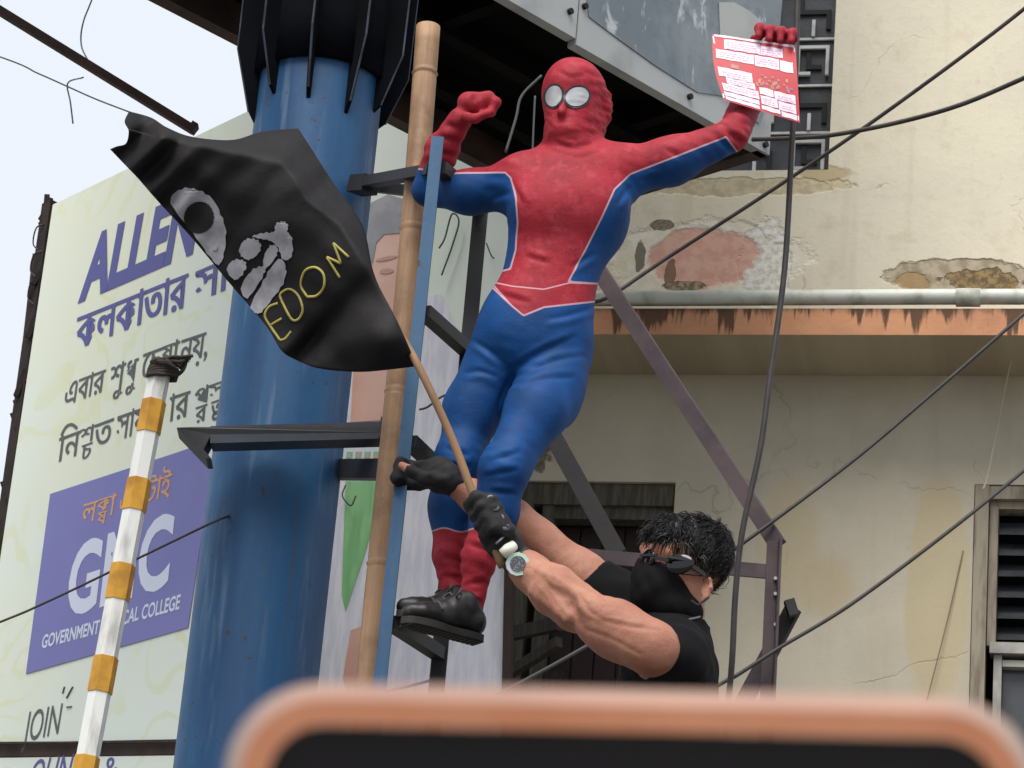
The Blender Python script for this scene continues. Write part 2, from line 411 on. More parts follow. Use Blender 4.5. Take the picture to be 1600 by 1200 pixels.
def wall():
    mb = MB(); us = sorted({bu0, bu1, LW[0], LW[1], RW[0], RW[1], LT[0], LT[1]}); zs = sorted({0, 9.6, LW[2], LW[3], RW[2], RW[3], LT[2], LT[3]})
    holes = [LW, RW, LT]
    for i in range(len(us) - 1):
        for j in range(len(zs) - 1):
            uc, zc = (us[i] + us[i + 1]) / 2, (zs[j] + zs[j + 1]) / 2
            if any(h[0] < uc < h[1] and h[2] < zc < h[3] for h in holes): continue
            mb.add([fpt(us[i], zs[j]), fpt(us[i + 1], zs[j]), fpt(us[i + 1], zs[j + 1]), fpt(us[i], zs[j + 1])], [(0, 1, 2, 3)])
    for h in holes:
        a, b, c, d = [fpt(h[0], h[2]), fpt(h[1], h[2]), fpt(h[1], h[3]), fpt(h[0], h[3])]; k = -.22 * FN
        for p, q in ((a, b), (b, c), (c, d), (d, a)): mb.add([p, q, q + k, p + k], [(0, 1, 2, 3)])
    D = -6 * FN     # side, roof and rear walls
    c = [fpt(bu0, 0), fpt(bu1, 0), fpt(bu1, 9.6), fpt(bu0, 9.6)]
    for p, q in ((c[0], c[3]), (c[3], c[2]), (c[2], c[1])): mb.add([p, q, q + D, p + D], [(0, 1, 2, 3)])
    mb.add([p + D for p in c], [(0, 1, 2, 3)])
    return mb
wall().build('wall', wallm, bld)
# ledge
zt, zb = fac(1270, 482, .42)[1], fac(1270, 523, .42)[1]
def ledge_material():
    t = NT('orange_ledge_paint'); P = t.pos()
    dot = t.n('ShaderNodeVectorMath', operation='DOT_PRODUCT'); t.l(P, dot.inputs[0]); dot.inputs[1].default_value = tuple(FU)
    sx = t.n('ShaderNodeSeparateXYZ'); t.l(P, sx.inputs[0]); cv = t.n('ShaderNodeCombineXYZ'); t.l(dot.outputs['Value'], cv.inputs[0]); t.l(sx.outputs[2], cv.inputs[1])
    g_ = t.n('ShaderNodeMapRange'); t.l(sx.outputs[2], g_.inputs[0]); g_.inputs[1].default_value = zb; g_.inputs[2].default_value = zt
    nA = t.noise(t.mapping(cv.outputs[0], (14, 1.2, 1)), 1, 6, .65, .2); nB = t.noise(t.mapping(cv.outputs[0], (3, 1, 1)), 1, 3)
    s_ = t.math('ADD', t.math('ADD', nA, t.math('MULTIPLY', nB, .55)), t.math('MULTIPLY', g_.outputs[0], .16))
    col = t.mix(t.step(t.noise(cv.outputs[0], 4, 5), .35, .7), lin((200, 146, 110)), lin((178, 128, 98)))
    col = t.mix(t.step(s_, .87, .95), col, lin((98, 74, 58)))
    edge = t.step(t.math('ADD', g_.outputs[0], t.math('MULTIPLY', t.noise(t.mapping(cv.outputs[0], (25, 4, 1)), 1, 4), .5)), .98, 1.3)
    col = t.mix(t.math('MULTIPLY', edge, .5), col, lin((60, 50, 42)))
    sn = t.n('ShaderNodeSeparateXYZ'); t.l(t.n('ShaderNodeNewGeometry').outputs['Normal'], sn.inputs[0])
    under = t.math('LESS_THAN', sn.outputs[2], -.5)                       # the soffit was never painted orange
    col = t.mix(under, col, t.mix(t.step(t.noise(cv.outputs[0], 3, 5), .4, .65), lin((176, 164, 142)), lin((158, 146, 124))))
    t.bump(t.noise(cv.outputs[0], 40, 4), .3, .006)
    return t.done(col, .85, spec=.2)
lm = ledge_material()
mb = MB(); fbox(mb, bu0 + .05, bu1 - .05, zb, zt, .003, .42); mb.build('ledge', lm, bld)
pz = fac(1270, 465, .40)[1]
mb = MB(); pu = np.linspace(bu0 + .1, bu1 - .1, 60)
mb.tube([fpt(u, pz + .003 * math.sin(u * 2.1), .40) for u in pu], .0305, 14)
for u in (0.62, -1.2, 2.4): mb.tube([fpt(u, pz, .40), fpt(u + .09, pz, .40)], .036, 14)
pipem = mat('old_pvc_pipe', (196, 198, 188), (150, 152, 138), 9, .5, bump=.15, lo=.45, hi=.72)
mb.build('drain_pipe', pipem, bld, True)
# left window: dark timber frame, boards, open sash
wood = mat('dark_weathered_wood', (58, 50, 44), (38, 32, 28), 8, .8, bump=.4, stretch=(6, 6, .6))
woodg = mat('grey_weathered_frame', (92, 86, 76), (66, 60, 52), 9, .85, bump=.4, stretch=(6, 6, .6))
board = mat('dark_brown_board', (50, 32, 28), (38, 26, 24), 5, .7, bump=.2)
def window_left():
    u0, u1, z0, z1 = LW
    fr = MB(); t = .09
    fbox(fr, u0 + .004, u1 - .004, z1 - t, z1 - .004, -.12, -.02); fbox(fr, u0 + .004, u0 + t, z0, z1 - t, -.12, -.02); fbox(fr, u1 - t * .5, u1 - .004, z0, z1 - t, -.14, -.05)
    um = fac(845, 800)[0]; fbox(fr, um, um + .045, z0, z1 - t, -.13, -.03); fbox(fr, um + .045, u1 - t * .5, z1 - t - .05, z1 - t, -.13, -.045)
    f = fr.build('window', woodg, bld); 
    p = MB(); fbox(p, u0 + .02, u1 - .02, z0, z1 - .06, -.2, -.17)
    for k in range(5):
        a = um + .05 + k * (u1 - um - .08) / 5; fbox(p, a, a + (u1 - um - .08) / 5 - .008, z0, z1 - t - .05, -.17, -.155)
    p.build('shutter_board', board, f)
    s = MB(); za = fac(900, 1002)[1]; zc = fac(900, 1030)[1]
    s.beam(fpt(u0 + .02, za + .01, .02), fpt(u1 - .35, za - .02, .30), .03, .05); s.beam(fpt(u0 + .02, zc - .1, .03), fpt(u1 - .35, zc - .02, .3), .03, .04)
    fbox(s, u0 + .05, u1 - .4, z0, zc - .03, -.1, -.06)
    s.build('sash', wood, f)
window_left()
louv = mat('smoky_louvre_glass', (74, 76, 80), (58, 60, 62), 6, .25, bump=.05)
paintf = mat('grey_beige_window_paint', (150, 140, 122), (112, 102, 88), 7, .7, bump=.3, stretch=(5, 5, .8), lo=.4, hi=.7)
wpaint = mat('pale_grey_sash_paint', (168, 166, 158), (132, 130, 124), 8, .6, bump=.2)
def window_right():
    u0, u1, z0, z1 = RW; fr = MB()
    fbox(fr, u0 + .003, u0 + .055, z0, z1 - .004, -.1, .006); fbox(fr, u0 + .055, u1, z1 - .055, z1 - .004, -.1, -.006)
    ui = u0 + .07; zm = fac(1580, 1006)[1]
    fbox(fr, ui - .012, ui + .02, zm, z1 - .056, -.12, -.03); fbox(fr, ui + .02, u1, z1 - .085, z1 - .056, -.12, -.035)
    f = fr.build('window', paintf, bld)
    r = MB(); fbox(r, ui, u1, zm - .03, zm + .012, -.11, -.02); fbox(r, ui + .015, ui + .045, z0, zm - .032, -.12, -.04); fbox(r, ui + .047, u1, zm - .075, zm - .05, -.12, -.045)
    r.build('sash', wpaint, f)
    gl = MB(); fbox(gl, ui + .047, u1, z0, zm - .077, -.1, -.094); gl.build('pane', louv, f)
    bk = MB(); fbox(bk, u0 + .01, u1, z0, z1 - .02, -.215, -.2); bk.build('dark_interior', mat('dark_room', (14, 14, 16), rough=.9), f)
    n = 6; zs = np.linspace(zm + .03, z1 - .1, n + 1)
    for k in range(n):
        s = MB(); a, b = zs[k], zs[k + 1]
        c = [fpt(ui + .022, a, -.05), fpt(u1, a, -.05), fpt(u1, b - .012, -.13), fpt(ui + .022, b - .012, -.13)]
        th = np.array([0, 0, .005]) - .006 * FN
        s.hexa([c[0], c[1], c[1] + th, c[0] + th, c[3], c[2], c[2] + th, c[3] + th]); s.build('louvre', louv, f)
window_right()
# lattice of dark stone squares with pale stepped lines
stone = mat('dark_slate_lattice', (50, 54, 62), (34, 37, 44), 9, .55, bump=.3)
pale = mat('pale_grout_line', (196, 198, 198), (164, 166, 168), 10, .8)
black = mat('black_groove', (16, 16, 18), rough=.8)
def lattice():
    u0, u1, z0, z1 = LT; f = MB(); fbox(f, u0 + .004, u1 - .004, z0 + .004, z1, -.2, -.12)
    o = f.build('lattice_panel', stone, bld)
    P = MB(); K = MB(); s = .215; nU = int((u1 - u0) / s) + 1; t = .014
    for i in range(nU):
        for j in range(int((z1 - z0) / s)):
            a, c = u1 - (i + 1) * s, z0 + j * s
            if a < u0: continue
            r = (i * 7 + j * 5) % 4; m = .03
            fbox(P, a, a + s, c, c + t * .7, -.119, -.109)
            if j % 2 == i % 2:      # stepped square outline standing across the joint
                e0, e1 = a + .05, a + s - .03
                fbox(P, e0, e0 + t, c + m + .02, c + s - m, -.118, -.1); fbox(P, e1 - t, e1, c + m + .02, c + s - m, -.118, -.1)
                fbox(P, e0 + t, e1 - t, c + s - m - t, c + s - m, -.118, -.101); fbox(P, e0 + t, e0 + .06, c + m + .02, c + m + .02 + t, -.118, -.101)
                fbox(K, a + .09, a + s - .06, c + .08, c + .1, -.118, -.11); fbox(K, a + .09, a + .11, c + .1, c + .16, -.118, -.11)
            else:
                fbox(P, a + s * .5, a + s * .5 + t, c + t, c + .09, -.118, -.102)
                fbox(K, a + .03, a + s - .03, c + .12, c + .14, -.118, -.11); fbox(K, a + s - .05, a + s - .03, c + .05, c + .12, -.118, -.11); fbox(K, a + .05, a + .07, c + .14, c + .19, -.118, -.11)
    k0 = len(P.v); P.v += K.v; P.f += [tuple(i + k0 for i in f) for f in K.f]; P.m += [1] * len(K.f); P.build('lattice_lines', [pale, black], o)
lattice()

# ------------------------------------------------------------------ overhead billboard box
TIP = at(1197, 243, 9.5); dR = np.array([math.sin(math.radians(45.4)), math.cos(math.radians(45.4)), 0]); dL = np.array([-dR[1], dR[0], 0]); ZU = TIP[2]
pl = hit(590, 185, TIP, np.array([0, 0, 1.0])); BW = float((pl - TIP) @ dL)     # depth of the box, measured on its underside
BLEN = 7.5; BH = 2.6
bb = empty('billboard', TIP - dR * BLEN / 2 + dL * BW / 2, 'big overhead billboard box with dark underside and worn grey side, atop the blue pole', 'billboard')
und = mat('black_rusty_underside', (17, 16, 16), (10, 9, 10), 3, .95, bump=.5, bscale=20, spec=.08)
rust = mat('brown_rusty_steel', (70, 50, 42), (48, 36, 33), 6, .85, bump=.4)
zin = mat('weathered_zinc_sheet', (168, 170, 170), (128, 130, 132), 3.2, .6, .2, bump=.2, bscale=7, detail=8, lo=.4, hi=.72)
def bbp(l, w_, z): return TIP - dR * l + dL * w_ + np.array([0, 0, z])
def bbox_(mb, l0, l1, w0, w1, z0, z1, mi=0):
    return mb.hexa([bbp(l1, w0, z0), bbp(l0, w0, z0), bbp(l0, w1, z0), bbp(l1, w1, z0), bbp(l1, w0, z1), bbp(l0, w0, z1), bbp(l0, w1, z1), bbp(l1, w1, z1)], mi)
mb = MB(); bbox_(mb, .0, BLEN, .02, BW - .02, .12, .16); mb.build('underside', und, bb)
mb = MB(); bbox_(mb, -.01, BLEN, BW - .06, BW, 0, .12); bbox_(mb, -.01, .05, .0, BW - .06, 0.0, .12)
mb.build('edge_angle', rust, bb)
for k in range(8):
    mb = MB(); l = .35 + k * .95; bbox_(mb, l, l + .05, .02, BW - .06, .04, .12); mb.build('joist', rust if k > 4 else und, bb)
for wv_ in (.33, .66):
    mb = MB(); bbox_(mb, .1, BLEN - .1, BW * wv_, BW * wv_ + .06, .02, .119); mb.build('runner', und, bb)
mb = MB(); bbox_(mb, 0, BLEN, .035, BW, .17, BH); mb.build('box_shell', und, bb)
seam = 1.0
def fasc_l(px, py):
    p = hit(px, py, TIP, dL); return float(-(p - TIP) @ dR), float(p[2] - ZU)
lseam = fasc_l(898, 40)[0]
mb = MB(); bbox_(mb, -.004, lseam - .004, -.012, .03, 0, BH); mb.build('side_sheet', zin, bb)
mb = MB(); bbox_(mb, lseam + .004, BLEN, -.012, .03, .02, BH); mb.build('side_sheet', zin, bb)
def worn():
    t = NT('worn_grey_poster'); v = t.objco()
    n1 = t.noise(v, 2.2, 6, .6, .8); n2 = t.noise(t.mapping(v, (9, 9, 2.6)), 1.4, 6, .65, .6); n3 = t.noise(v, 26, 4)
    col = t.mix(t.step(n1, .35, .65), lin((104, 114, 122)), lin((128, 136, 142)))
    col = t.mix(t.step(n2, .57, .66), col, lin((176, 182, 186)))
    col = t.mix(t.math('MULTIPLY', t.step(n2, .3, .42), -.0), col, lin((90, 98, 106)))
    col = t.mix(t.math('MULTIPLY', t.step(n3, .5, .7), .35), col, lin((92, 100, 110)))
    return t.done(col, .6)
loops = [fasc_l(*p) for p in [(1180, 195), (1148, 155), (1085, 146), (1020, 105), (960, 62), (915, 28), (912, 0), (905, -60), (1010, -200), (1235, -200), (1212, 60), (1208, 130)]]
mb = MB(); mb.prism([bbp(l, -.014, z) for l, z in loops], dL * -.002); mb.build('worn_poster', worn(), bb)
loops = [fasc_l(*p) for p in [(1119, 60), (1117, 6), (1140, 6), (1165, 20), (1190, 42), (1205, 70), (1180, 82), (1150, 80)]]
mb = MB(); mb.prism([bbp(l, -.018, z) for l, z in loops], dL * -.003); mb.build('bare_patch', mat('pale_bare_patch', (170, 172, 170), (158, 160, 160), 4, .6), bb)
mb = MB()
for px, py in ((1072, 153), (908, 12), (1190, 228), (885, 20)):
    l, z = fasc_l(px, py); mb = MB(); mb.tube([bbp(l, -.012, z), bbp(l, -.026, z)], .011, 8); mb.build('bolt', black, bb)

# hanging cords below the underside
def cord(name, pxs, r, m, label, cat='cable', group=None, n=8):
    pts = spline([at(*p) for p in pxs], 8); mb_ = MB(); mb_.tube(pts, r, n)
    return tag(mb_.build(name, m, None, True), label, cat, group)
blackr = mat('black_cable_rubber', (44, 40, 40), (58, 53, 50), 20, .6)
greyc = mat('grey_cord', (74, 76, 76), rough=.7)
cord('hanging_cord', [(846, 118, 7.9), (815, 150, 7.9), (806, 185, 7.9), (790, 238, 7.9)], .004, greyc, 'thin grey cord hanging beside the raised fist under the billboard', 'cord', 'cords under the billboard')
cord('hanging_cord', [(836, 150, 8.0), (834, 190, 8.0), (832, 240, 8.0)], .003, greyc, 'short straight cord hanging just left of the red masked head', 'cord', 'cords under the billboard')

# ------------------------------------------------------------------ blue steel pole
pc = at(447, 600, 7.9)
def pole_axis(z): return np.array([pc[0], pc[1], z])
def blue_paint(name, base, light, dirt):
    t = NT(name); v = t.objco()
    a = t.noise(t.mapping(v, (5, 5, .5)), 1.6, 6, .6); b = t.noise(v, 14, 5, .7); c = t.noise(t.mapping(v, (22, 22, 2)), 1, 4)
    col = t.mix(t.step(a, .35, .65), lin(base), lin(light)); col = t.mix(t.math('MULTIPLY', t.step(b, .55, .72), .5), col, lin(dirt))
    col = t.mix(t.math('MULTIPLY', t.step(c, .56, .74), .45), col, lin((96, 122, 146)))
    sp = t.noise(v, 30, 4); col = t.mix(t.step(sp, .67, .71), col, lin((52, 44, 44))); rn = t.noise(t.mapping(v, (26, 26, .9)), 1, 5); col = t.mix(t.math('MULTIPLY', t.step(rn, .64, .72), .5), col, lin((70, 62, 60)))
    t.bump(b, .12, .01)
    return t.done(col, t.math('ADD', .42, t.math('MULTIPLY', b, .3)))
bluep = blue_paint('blue_pole_paint', (8, 60, 102), (18, 78, 122), (46, 80, 102))
pole = empty('steel_pole', pole_axis(0), 'thick blue painted steel pole carrying the overhead billboard', 'pole')
PR = .186
mb = MB(); mb.tube([pole_axis(z) for z in np.linspace(0, ZU + .12, 40)], PR, 64); mb.build('shaft', bluep, pole, True)
ztop = at(490, 128, 7.7)[2]
finm = mat('dark_navy_fin', (12, 15, 22), (8, 9, 13), 5, .9, spec=.08)
fine = mat('pale_fin_edge', (50, 60, 78), (18, 22, 30), 9, .7)  # outer fin edges, paler than the fins
for k in range(10):
    a = 2 * math.pi * (k + .35) / 10; rd = np.array([math.cos(a), math.sin(a), 0]); tg = np.array([-rd[1], rd[0], 0]) * .006
    z1 = ZU + .11; pr = [(PR - .01, ztop - .03 - .03 * (k % 3)), (PR + .02, ztop - .02 * (k % 3)), (PR + .075, ztop + .16), (PR + .085, z1), (PR - .01, z1)]
    mb = MB(); mb.prism([pole_axis(z) + rd * r - tg for r, z in pr], tg * 2); f_ = mb.build('gusset_fin', finm, pole)
    e = MB(); e.tube([pole_axis(z) + rd * (r + .001) for r, z in pr[1:4]], .0035, 6); e.build('fin_edge', fine, f_)
mb = MB(); mb.tube([pole_axis(z) for z in np.linspace(ztop + .09, ZU + .118, 6)], PR + .02, 48); mb.build('shade_collar', finm, pole, True)  # near-black sleeve stands in for the shade between the fins
# bracket channel round the pole and its ladder stand-offs
dk = mat('dark_blue_grey_steel', (48, 56, 70), (34, 38, 48), 5, .6, bump=.2)
dk2 = mat('black_painted_steel', (38, 38, 42), (26, 26, 30), 5, .6, bump=.2)
BY = 7.62
def beampx(mb, a, b, w_, h_, up=(0, 0, 1)): return mb.beam(at(*a), at(*b), w_, h_, up)
mb = MB(); A = at(330, 690, BY); B = at(623, 682, BY - .02)
mb.beam(A + (0, 0, .008), B + (0, 0, .008), .07, .05)
mb.build('bracket_channel', dk, pole)
mb = MB(); A1 = at(276, 668, BY - .035); A2 = at(318, 702, BY - .035); T = at(624, 667, BY - .055); th = np.array([0, .09, 0])
mb.prism([A1, at(300, 667, BY - .035), T, at(624, 676, BY - .055), at(330, 679, BY - .035), A2, at(330, 716, BY - .035), at(322, 716, BY - .035)], th)
mb.build('bracket_flange', dk2, pole)
mb = MB()
E0 = at(612, 682, BY - .03); fr_ = [(-.028, -.03), (.028, -.03), (.028, .03), (-.028, .03)]
for i in range(4):
    (x0, z0), (x1, z1) = fr_[i], fr_[(i + 1) % 4]; p = E0 + np.array([x0, -.045, z0]); q = E0 + np.array([x1, -.045, z1]); mb.beam(p, q, .008, .05, (0, 1, 0))
mb.build('tube_end', dk2, pole)
mb = MB(); beampx(mb, (520, 734, 7.95), (640, 734, 7.4), .04, .055); mb.build('lower_bracket', dk2, pole)
mb = MB(); beampx(mb, (560, 287, 7.75), (676, 266, 7.2), .035, .03); beampx(mb, (566, 290, 7.9), (655, 300, 7.5), .03, .03); mb.beam(at(556, 290, 7.75), at(580, 288, 7.68), .055, .05)
mb.build('upper_bracket', dk2, pole)

# ------------------------------------------------------------------ ladder
lad = empty('ladder', at(636, 700, 7.13) * (1, 1, 0), 'steel ladder with a blue front upright bolted beside the blue pole', 'ladder')
blu2 = blue_paint('faded_blue_paint', (26, 66, 104), (50, 92, 126), (78, 86, 92))
_a, _b = at(684, 218, 7.13), at(588, 1120, 7.13); mb = MB(); mb.beam(_a, _a + (_b - _a) * 2.2, .033, .04, (0, 1, 0)); mb.build('upright', blu2, lad)
_a, _b = at(752, 318, 7.42), at(680, 1100, 7.42); mb = MB(); mb.beam(_a, _a + (_b - _a) * 2.4, .042, .042, (0, 1, 0)); mb.build('upright', dk2, lad)
for yl, yr in ((262, 318), (487, 548), (690, 757), (972, 1022), (1225, 1275), (1480, 1530)):
    mb = MB(); xl = 684 - (yl - 218) * .1087; xr = 752 - (yr - 318) * .092
    beampx(mb, (xl + 8, yl, 7.14), (xr, yr, 7.41), .036, .034); mb.build('rung', dk2, lad)

# ------------------------------------------------------------------ bamboo
def bamboo_mat():
    t = NT('dry_bamboo'); v = t.objco()
    a = t.noise(t.mapping(v, (40, 40, 1.6)), 1, 6, .65); b = t.noise(v, 5, 5, .65)
    col = t.mix(t.step(a, .3, .7), lin((166, 132, 100)), lin((138, 106, 78))); col = t.mix(t.math('MULTIPLY', t.step(b, .45, .66), .7), col, lin((112, 84, 62)))
    t.bump(a, .15, .004); return t.done(col, .6)
bm_ = bamboo_mat()
bt, bo = at(669, 42, 7.42), at(574, 1120, 7.35); bo = bt + (bo - bt) * 1.5
pts, rs = [], []; nodes = [.13, .28, .44, .585, .72, .86]; nodes = [(y - 42) / (1078 * 1.5) for y in (122, 380, 640, 900, 1150, 1400)]
for s_ in sorted(list(np.linspace(0, 1, 60)) + [q + e for q in nodes for e in (-.005, -.0025, 0, .0025, .005)]):
    r = .0345 - .004 * s_
    if any(abs(s_ - q) < .0012 for q in nodes): r *= 1.1
    elif any(abs(s_ - q) < .003 for q in nodes): r *= .965
    pts.append(bt + (bo - bt) * s_ + np.array([.006 * math.sin(7 * s_), 0, 0])); rs.append(r)
mb = MB(); mb.tube(pts, rs, 24)
bam = mb.build('bamboo_pole', bm_, None, True); tag(bam, 'tan bamboo pole tied upright behind the blue ladder upright', 'bamboo pole')

# ================================================================== HOARDINGS
# left hoarding: plane receding to the left
bl = np.array([-math.sin(math.radians(40.6)), math.cos(math.radians(40.6)), 0]); bn = np.array([-bl[1], bl[0], 0]) * -1
bn = np.array([-math.cos(math.radians(40.6)), -math.sin(math.radians(40.6)), 0])
BP = at(530, 600, 8.75)
def bp_(px, py, off=0.0): return hit(px, py, BP + bn * off, bn)
def bpx(mb, pxs, off, th=.004, mi=0): return mb.prism([bp_(x, y, off) for x, y in pxs], bn * th, mi)
def banner_mat():
    t = NT('pale_green_vinyl'); v = t.objco()
    nz = t.noise(v, 1.6, 3, .5, .4); fr = t.math('FRACT', t.math('MULTIPLY', nz, 9.0))
    line = t.math('SUBTRACT', 1.0, t.step(t.math('ABSOLUTE', t.math('SUBTRACT', fr, .5)), .05, .16)); on = t.step(t.noise(v, 1.1, 2), .42, .55)
    col = t.mix(t.step(t.noise(v, .9, 3), .35, .65), lin((230, 234, 212)), lin((228, 236, 226)))
    col = t.mix(t.math('MULTIPLY', t.math('MULTIPLY', line, on), .4), col, lin((222, 222, 160)))
    return t.done(col, .55)
vin = banner_mat()
ban = empty('advertising_hoarding', bp_(200, 1160) * (1, 1, 0), 'pale green advertising hoarding left of the blue pole with purple lettering and a violet box', 'hoarding')
top0, top1 = (86, 321), (560, 101)
mb = MB(); bpx(mb, [(86, 321), (398, 172), (560, 96), (470, 1158), (-40, 1160), (-6, 940)], -.012, .01); mb.build('vinyl_sheet', vin, ban)
postm = mat('dark_rotten_timber', (46, 34, 30), (28, 22, 20), 9, .9, bump=.5)
mb = MB(); mb.beam(bp_(80, 318, -.05), bp_(-16, 1000, -.05), .06, .045, bn); 
for i in range(40):
    f_ = (i / 40) ** 1.6; c = bp_(78 - 96 * f_ + random.uniform(-6, 5), 318 + 680 * f_, -.05 + random.uniform(-.03, .03)); d = np.array([random.uniform(-.02, .02), 0, random.uniform(.02, .06)])
    mb.beam(c - d, c + d, random.uniform(.008, .022), .02)
mb.build('edge_post', postm, ban)
wr = MB()
for k in range(3):
    c = bp_(70 - k * 4, 350 + k * 42, -.03); wr.tube(spline([c, c + np.array([-.03, 0, -.02]), c + np.array([-.035, .01, -.08]), c + np.array([-.01, 0, -.11])], 6), .003, 6)
wr.build('loose_wire', blackr, ban)
mb = MB(); mb.beam(bp_(-40, 1174, -.02), bp_(470, 1166, -.02), .05, .04, bn); mb.build('bottom_rail', rust, ban)
mb = MB(); mb.beam(bp_(-40, 1162, 0.012), bp_(470, 1157, .012), .006, .012, bn); mb.build('hem', wood, ban)
# back frame
mb = MB()
for x in (60, 220, 380): mb.beam(bp_(x, 400, -.06), bp_(x - 90, 1190, -.06), .04, .04)
mb.build('back_frame', rust, ban)
violet = mat('violet_print', (118, 118, 180), (122, 122, 184), 3, .55)
mb = MB(); bpx(mb, [(79, 772), (278, 707), (295, 701), (308, 706), (326, 722), (331, 737), (294, 981), (41, 1053)], 0.0, .002); mb.build('violet_box', violet, ban)
purp = mat('purple_print', (84, 86, 152), rough=.55); dgrey = mat('dark_grey_print', (88, 92, 92), rough=.55); orng = mat('orange_print', (214, 156, 112), rough=.55); offw = mat('pale_print', (214, 220, 238), rough=.55)
def line(tokens, o, xend, capy, m, part, off, weight=0, skew=0, h=.69, pl_=bp_, par=None, mbx=None, bold=0):
    O = pl_(o[0], o[1], off); ex = pl_(*xend, off) - O; ey = pl_(*capy, off) - O
    mb = mbx or MB(); vf = run(tokens, weight)
    for k in range(bold + 1): letter(mb, vf, O + unit(ex) * k * .0035 + bn * k * .0002, ex, ey, 0, skew, h)
    if mbx is None: mb.build(part, m, par or ban)
line(['ALLEN'], (126, 467), (306, 389), (138, 376), purp, 'lettering', .0, .045, .12)
line(['কলকাতার'], (116, 547), (288, 480), (121, 496), purp, 'lettering', .0, 0, h=.63, bold=3)
line(['সাফ'], (302, 474), (402, 432), (306, 424), purp, 'lettering', .0, 0, h=.63, bold=3)
line(['এবার'], (98, 635), (160, 612), (103, 600), dgrey, 'lettering', .0, 0, h=.63, bold=1)
line(['শুধু'], (169, 612), (214, 596), (174, 574), dgrey, 'lettering', .0, 0, h=.63, bold=1)
line(['েচ', ('ষ', 'ট'), 'া'], (219, 592), (276, 571), (224, 553), dgrey, 'lettering', .0, 0, h=.63, bold=1)
line(['নয়,'], (279, 570), (322, 556), (284, 531), dgrey, 'lettering', .0, 0, h=.63, bold=1)
line(['িন', ('শ', 'চ'), 'ত'], (88, 723), (173, 692), (93, 684), dgrey, 'lettering', .0, 0, h=.63, bold=1)
line(['সাফ'], (179, 690), (232, 672), (184, 650), dgrey, 'lettering', .0, 0, h=.63, bold=1)
line(['ার'], (262, 660), (293, 650), (266, 620), dgrey, 'lettering', .0, 0, h=.63, bold=1)
line([('প', 'র'), ('স', 'ত'), 'ু'], (300, 652), (352, 634), (304, 610), dgrey, 'lettering', .0, 0, h=.63, bold=1)
line(['ল', ('ক', 'ষ'), 'া'], (126, 820), (178, 804), (131, 788), orng, 'lettering', .003, 0, h=.63, bold=1)
line(['একটাই'], (184, 802), (264, 774), (189, 768), orng, 'lettering', .003, 0, h=.63, bold=1)
line(['GMC'], (100, 962), (262, 912), (113, 856), offw, 'lettering', .003, .03)
line(['GOVERNMENT'], (64, 1013), (154, 989), (67, 993), offw, 'lettering', .003, .025)
line(['MEDICAL'], (158, 987), (216, 968), (161, 966), offw, 'lettering', .003, .025)
line(['COLLEGE'], (220, 968), (280, 951), (223, 946), offw, 'lettering', .003, .025)
line(['JOIN'], (36, 1160), (92, 1146), (44, 1112), dgrey, 'lettering', .0, .0)
mb = MB()
for a, b in (((98, 1084), (101, 1073)), ((104, 1091), (114, 1073)), ((104, 1105), (112, 1104))): mb = MB(); mb.beam(bp_(*a, .0), bp_(*b, .0), .003, .007, bn); mb.build('sparkle_mark', dgrey, ban)
# lower hoarding with only the top of its lettering in view
low = empty('lower_hoarding', bp_(200, 1300) * (1, 1, 0), 'pale lower hoarding under the brown rail, tops of purple letters showing', 'hoarding')
mb = MB(); bpx(mb, [(-60, 1186), (460, 1179), (445, 1500), (-90, 1500)], -.012, .01); mb.build('vinyl_sheet', vin, low)
line(['OUNI'], (40, 1235), (112, 1222), (52, 1188), purp, 'lettering', .0, .0, par=low)
line(['&'], (160, 1220), (182, 1216), (163, 1184), purp, 'lettering', .0, .0, par=low)

# right hoarding behind the ladder with a portrait on it
PP = at(640, 600, 10.35)
def pp_(px, py, off=0.0): return hit(px, py, PP + FN * off, FN)
def ppx(mb, pxs, off, th=.002): return mb.prism([pp_(x, y, off) for x, y in pxs], FN * th)
por = empty('portrait_hoarding', pp_(640, 1300) * (1, 1, 0), 'tall pale portrait poster behind the ladder, faded man in white with green scarf', 'poster')
pvin = mat('pale_mint_vinyl', (224, 236, 224), (230, 236, 232), 2, .5)
mb = MB(); ppx(mb, [(470, 60), (830, 60), (806, 700), (789, 1400), (400, 1400)], -.02, .015); mb.build('vinyl_sheet', pvin, por)
wht = mat('white_garment_print', (230, 228, 240), (212, 210, 228), 5, .5, stretch=(8, 1, 1.2)); skinp = mat('faded_skin_print', (220, 172, 158), (228, 190, 178), 4, .5); hairp = mat('grey_hair_print', (146, 148, 158), (170, 168, 174), 9, .5); grn = mat('green_scarf_print', (142, 196, 140), (122, 180, 124), 5, .5, stretch=(8, 1, 1)); lil = mat('pale_lilac_print', (214, 218, 234), (208, 220, 222), 2, .5); pink = mat('pink_print', (222, 178, 166), (214, 160, 146), 5, .5)
ov = lambda cx, cy, a, b, r=0: [(cx + a * math.cos(t) * math.cos(r) - b * math.sin(t) * math.sin(r), cy + a * math.cos(t) * math.sin(r) + b * math.sin(t) * math.cos(r)) for t in np.linspace(0, 6.283, 20, endpoint=False)]
facep = mat('face_feature_print', (198, 152, 142), rough=.5)
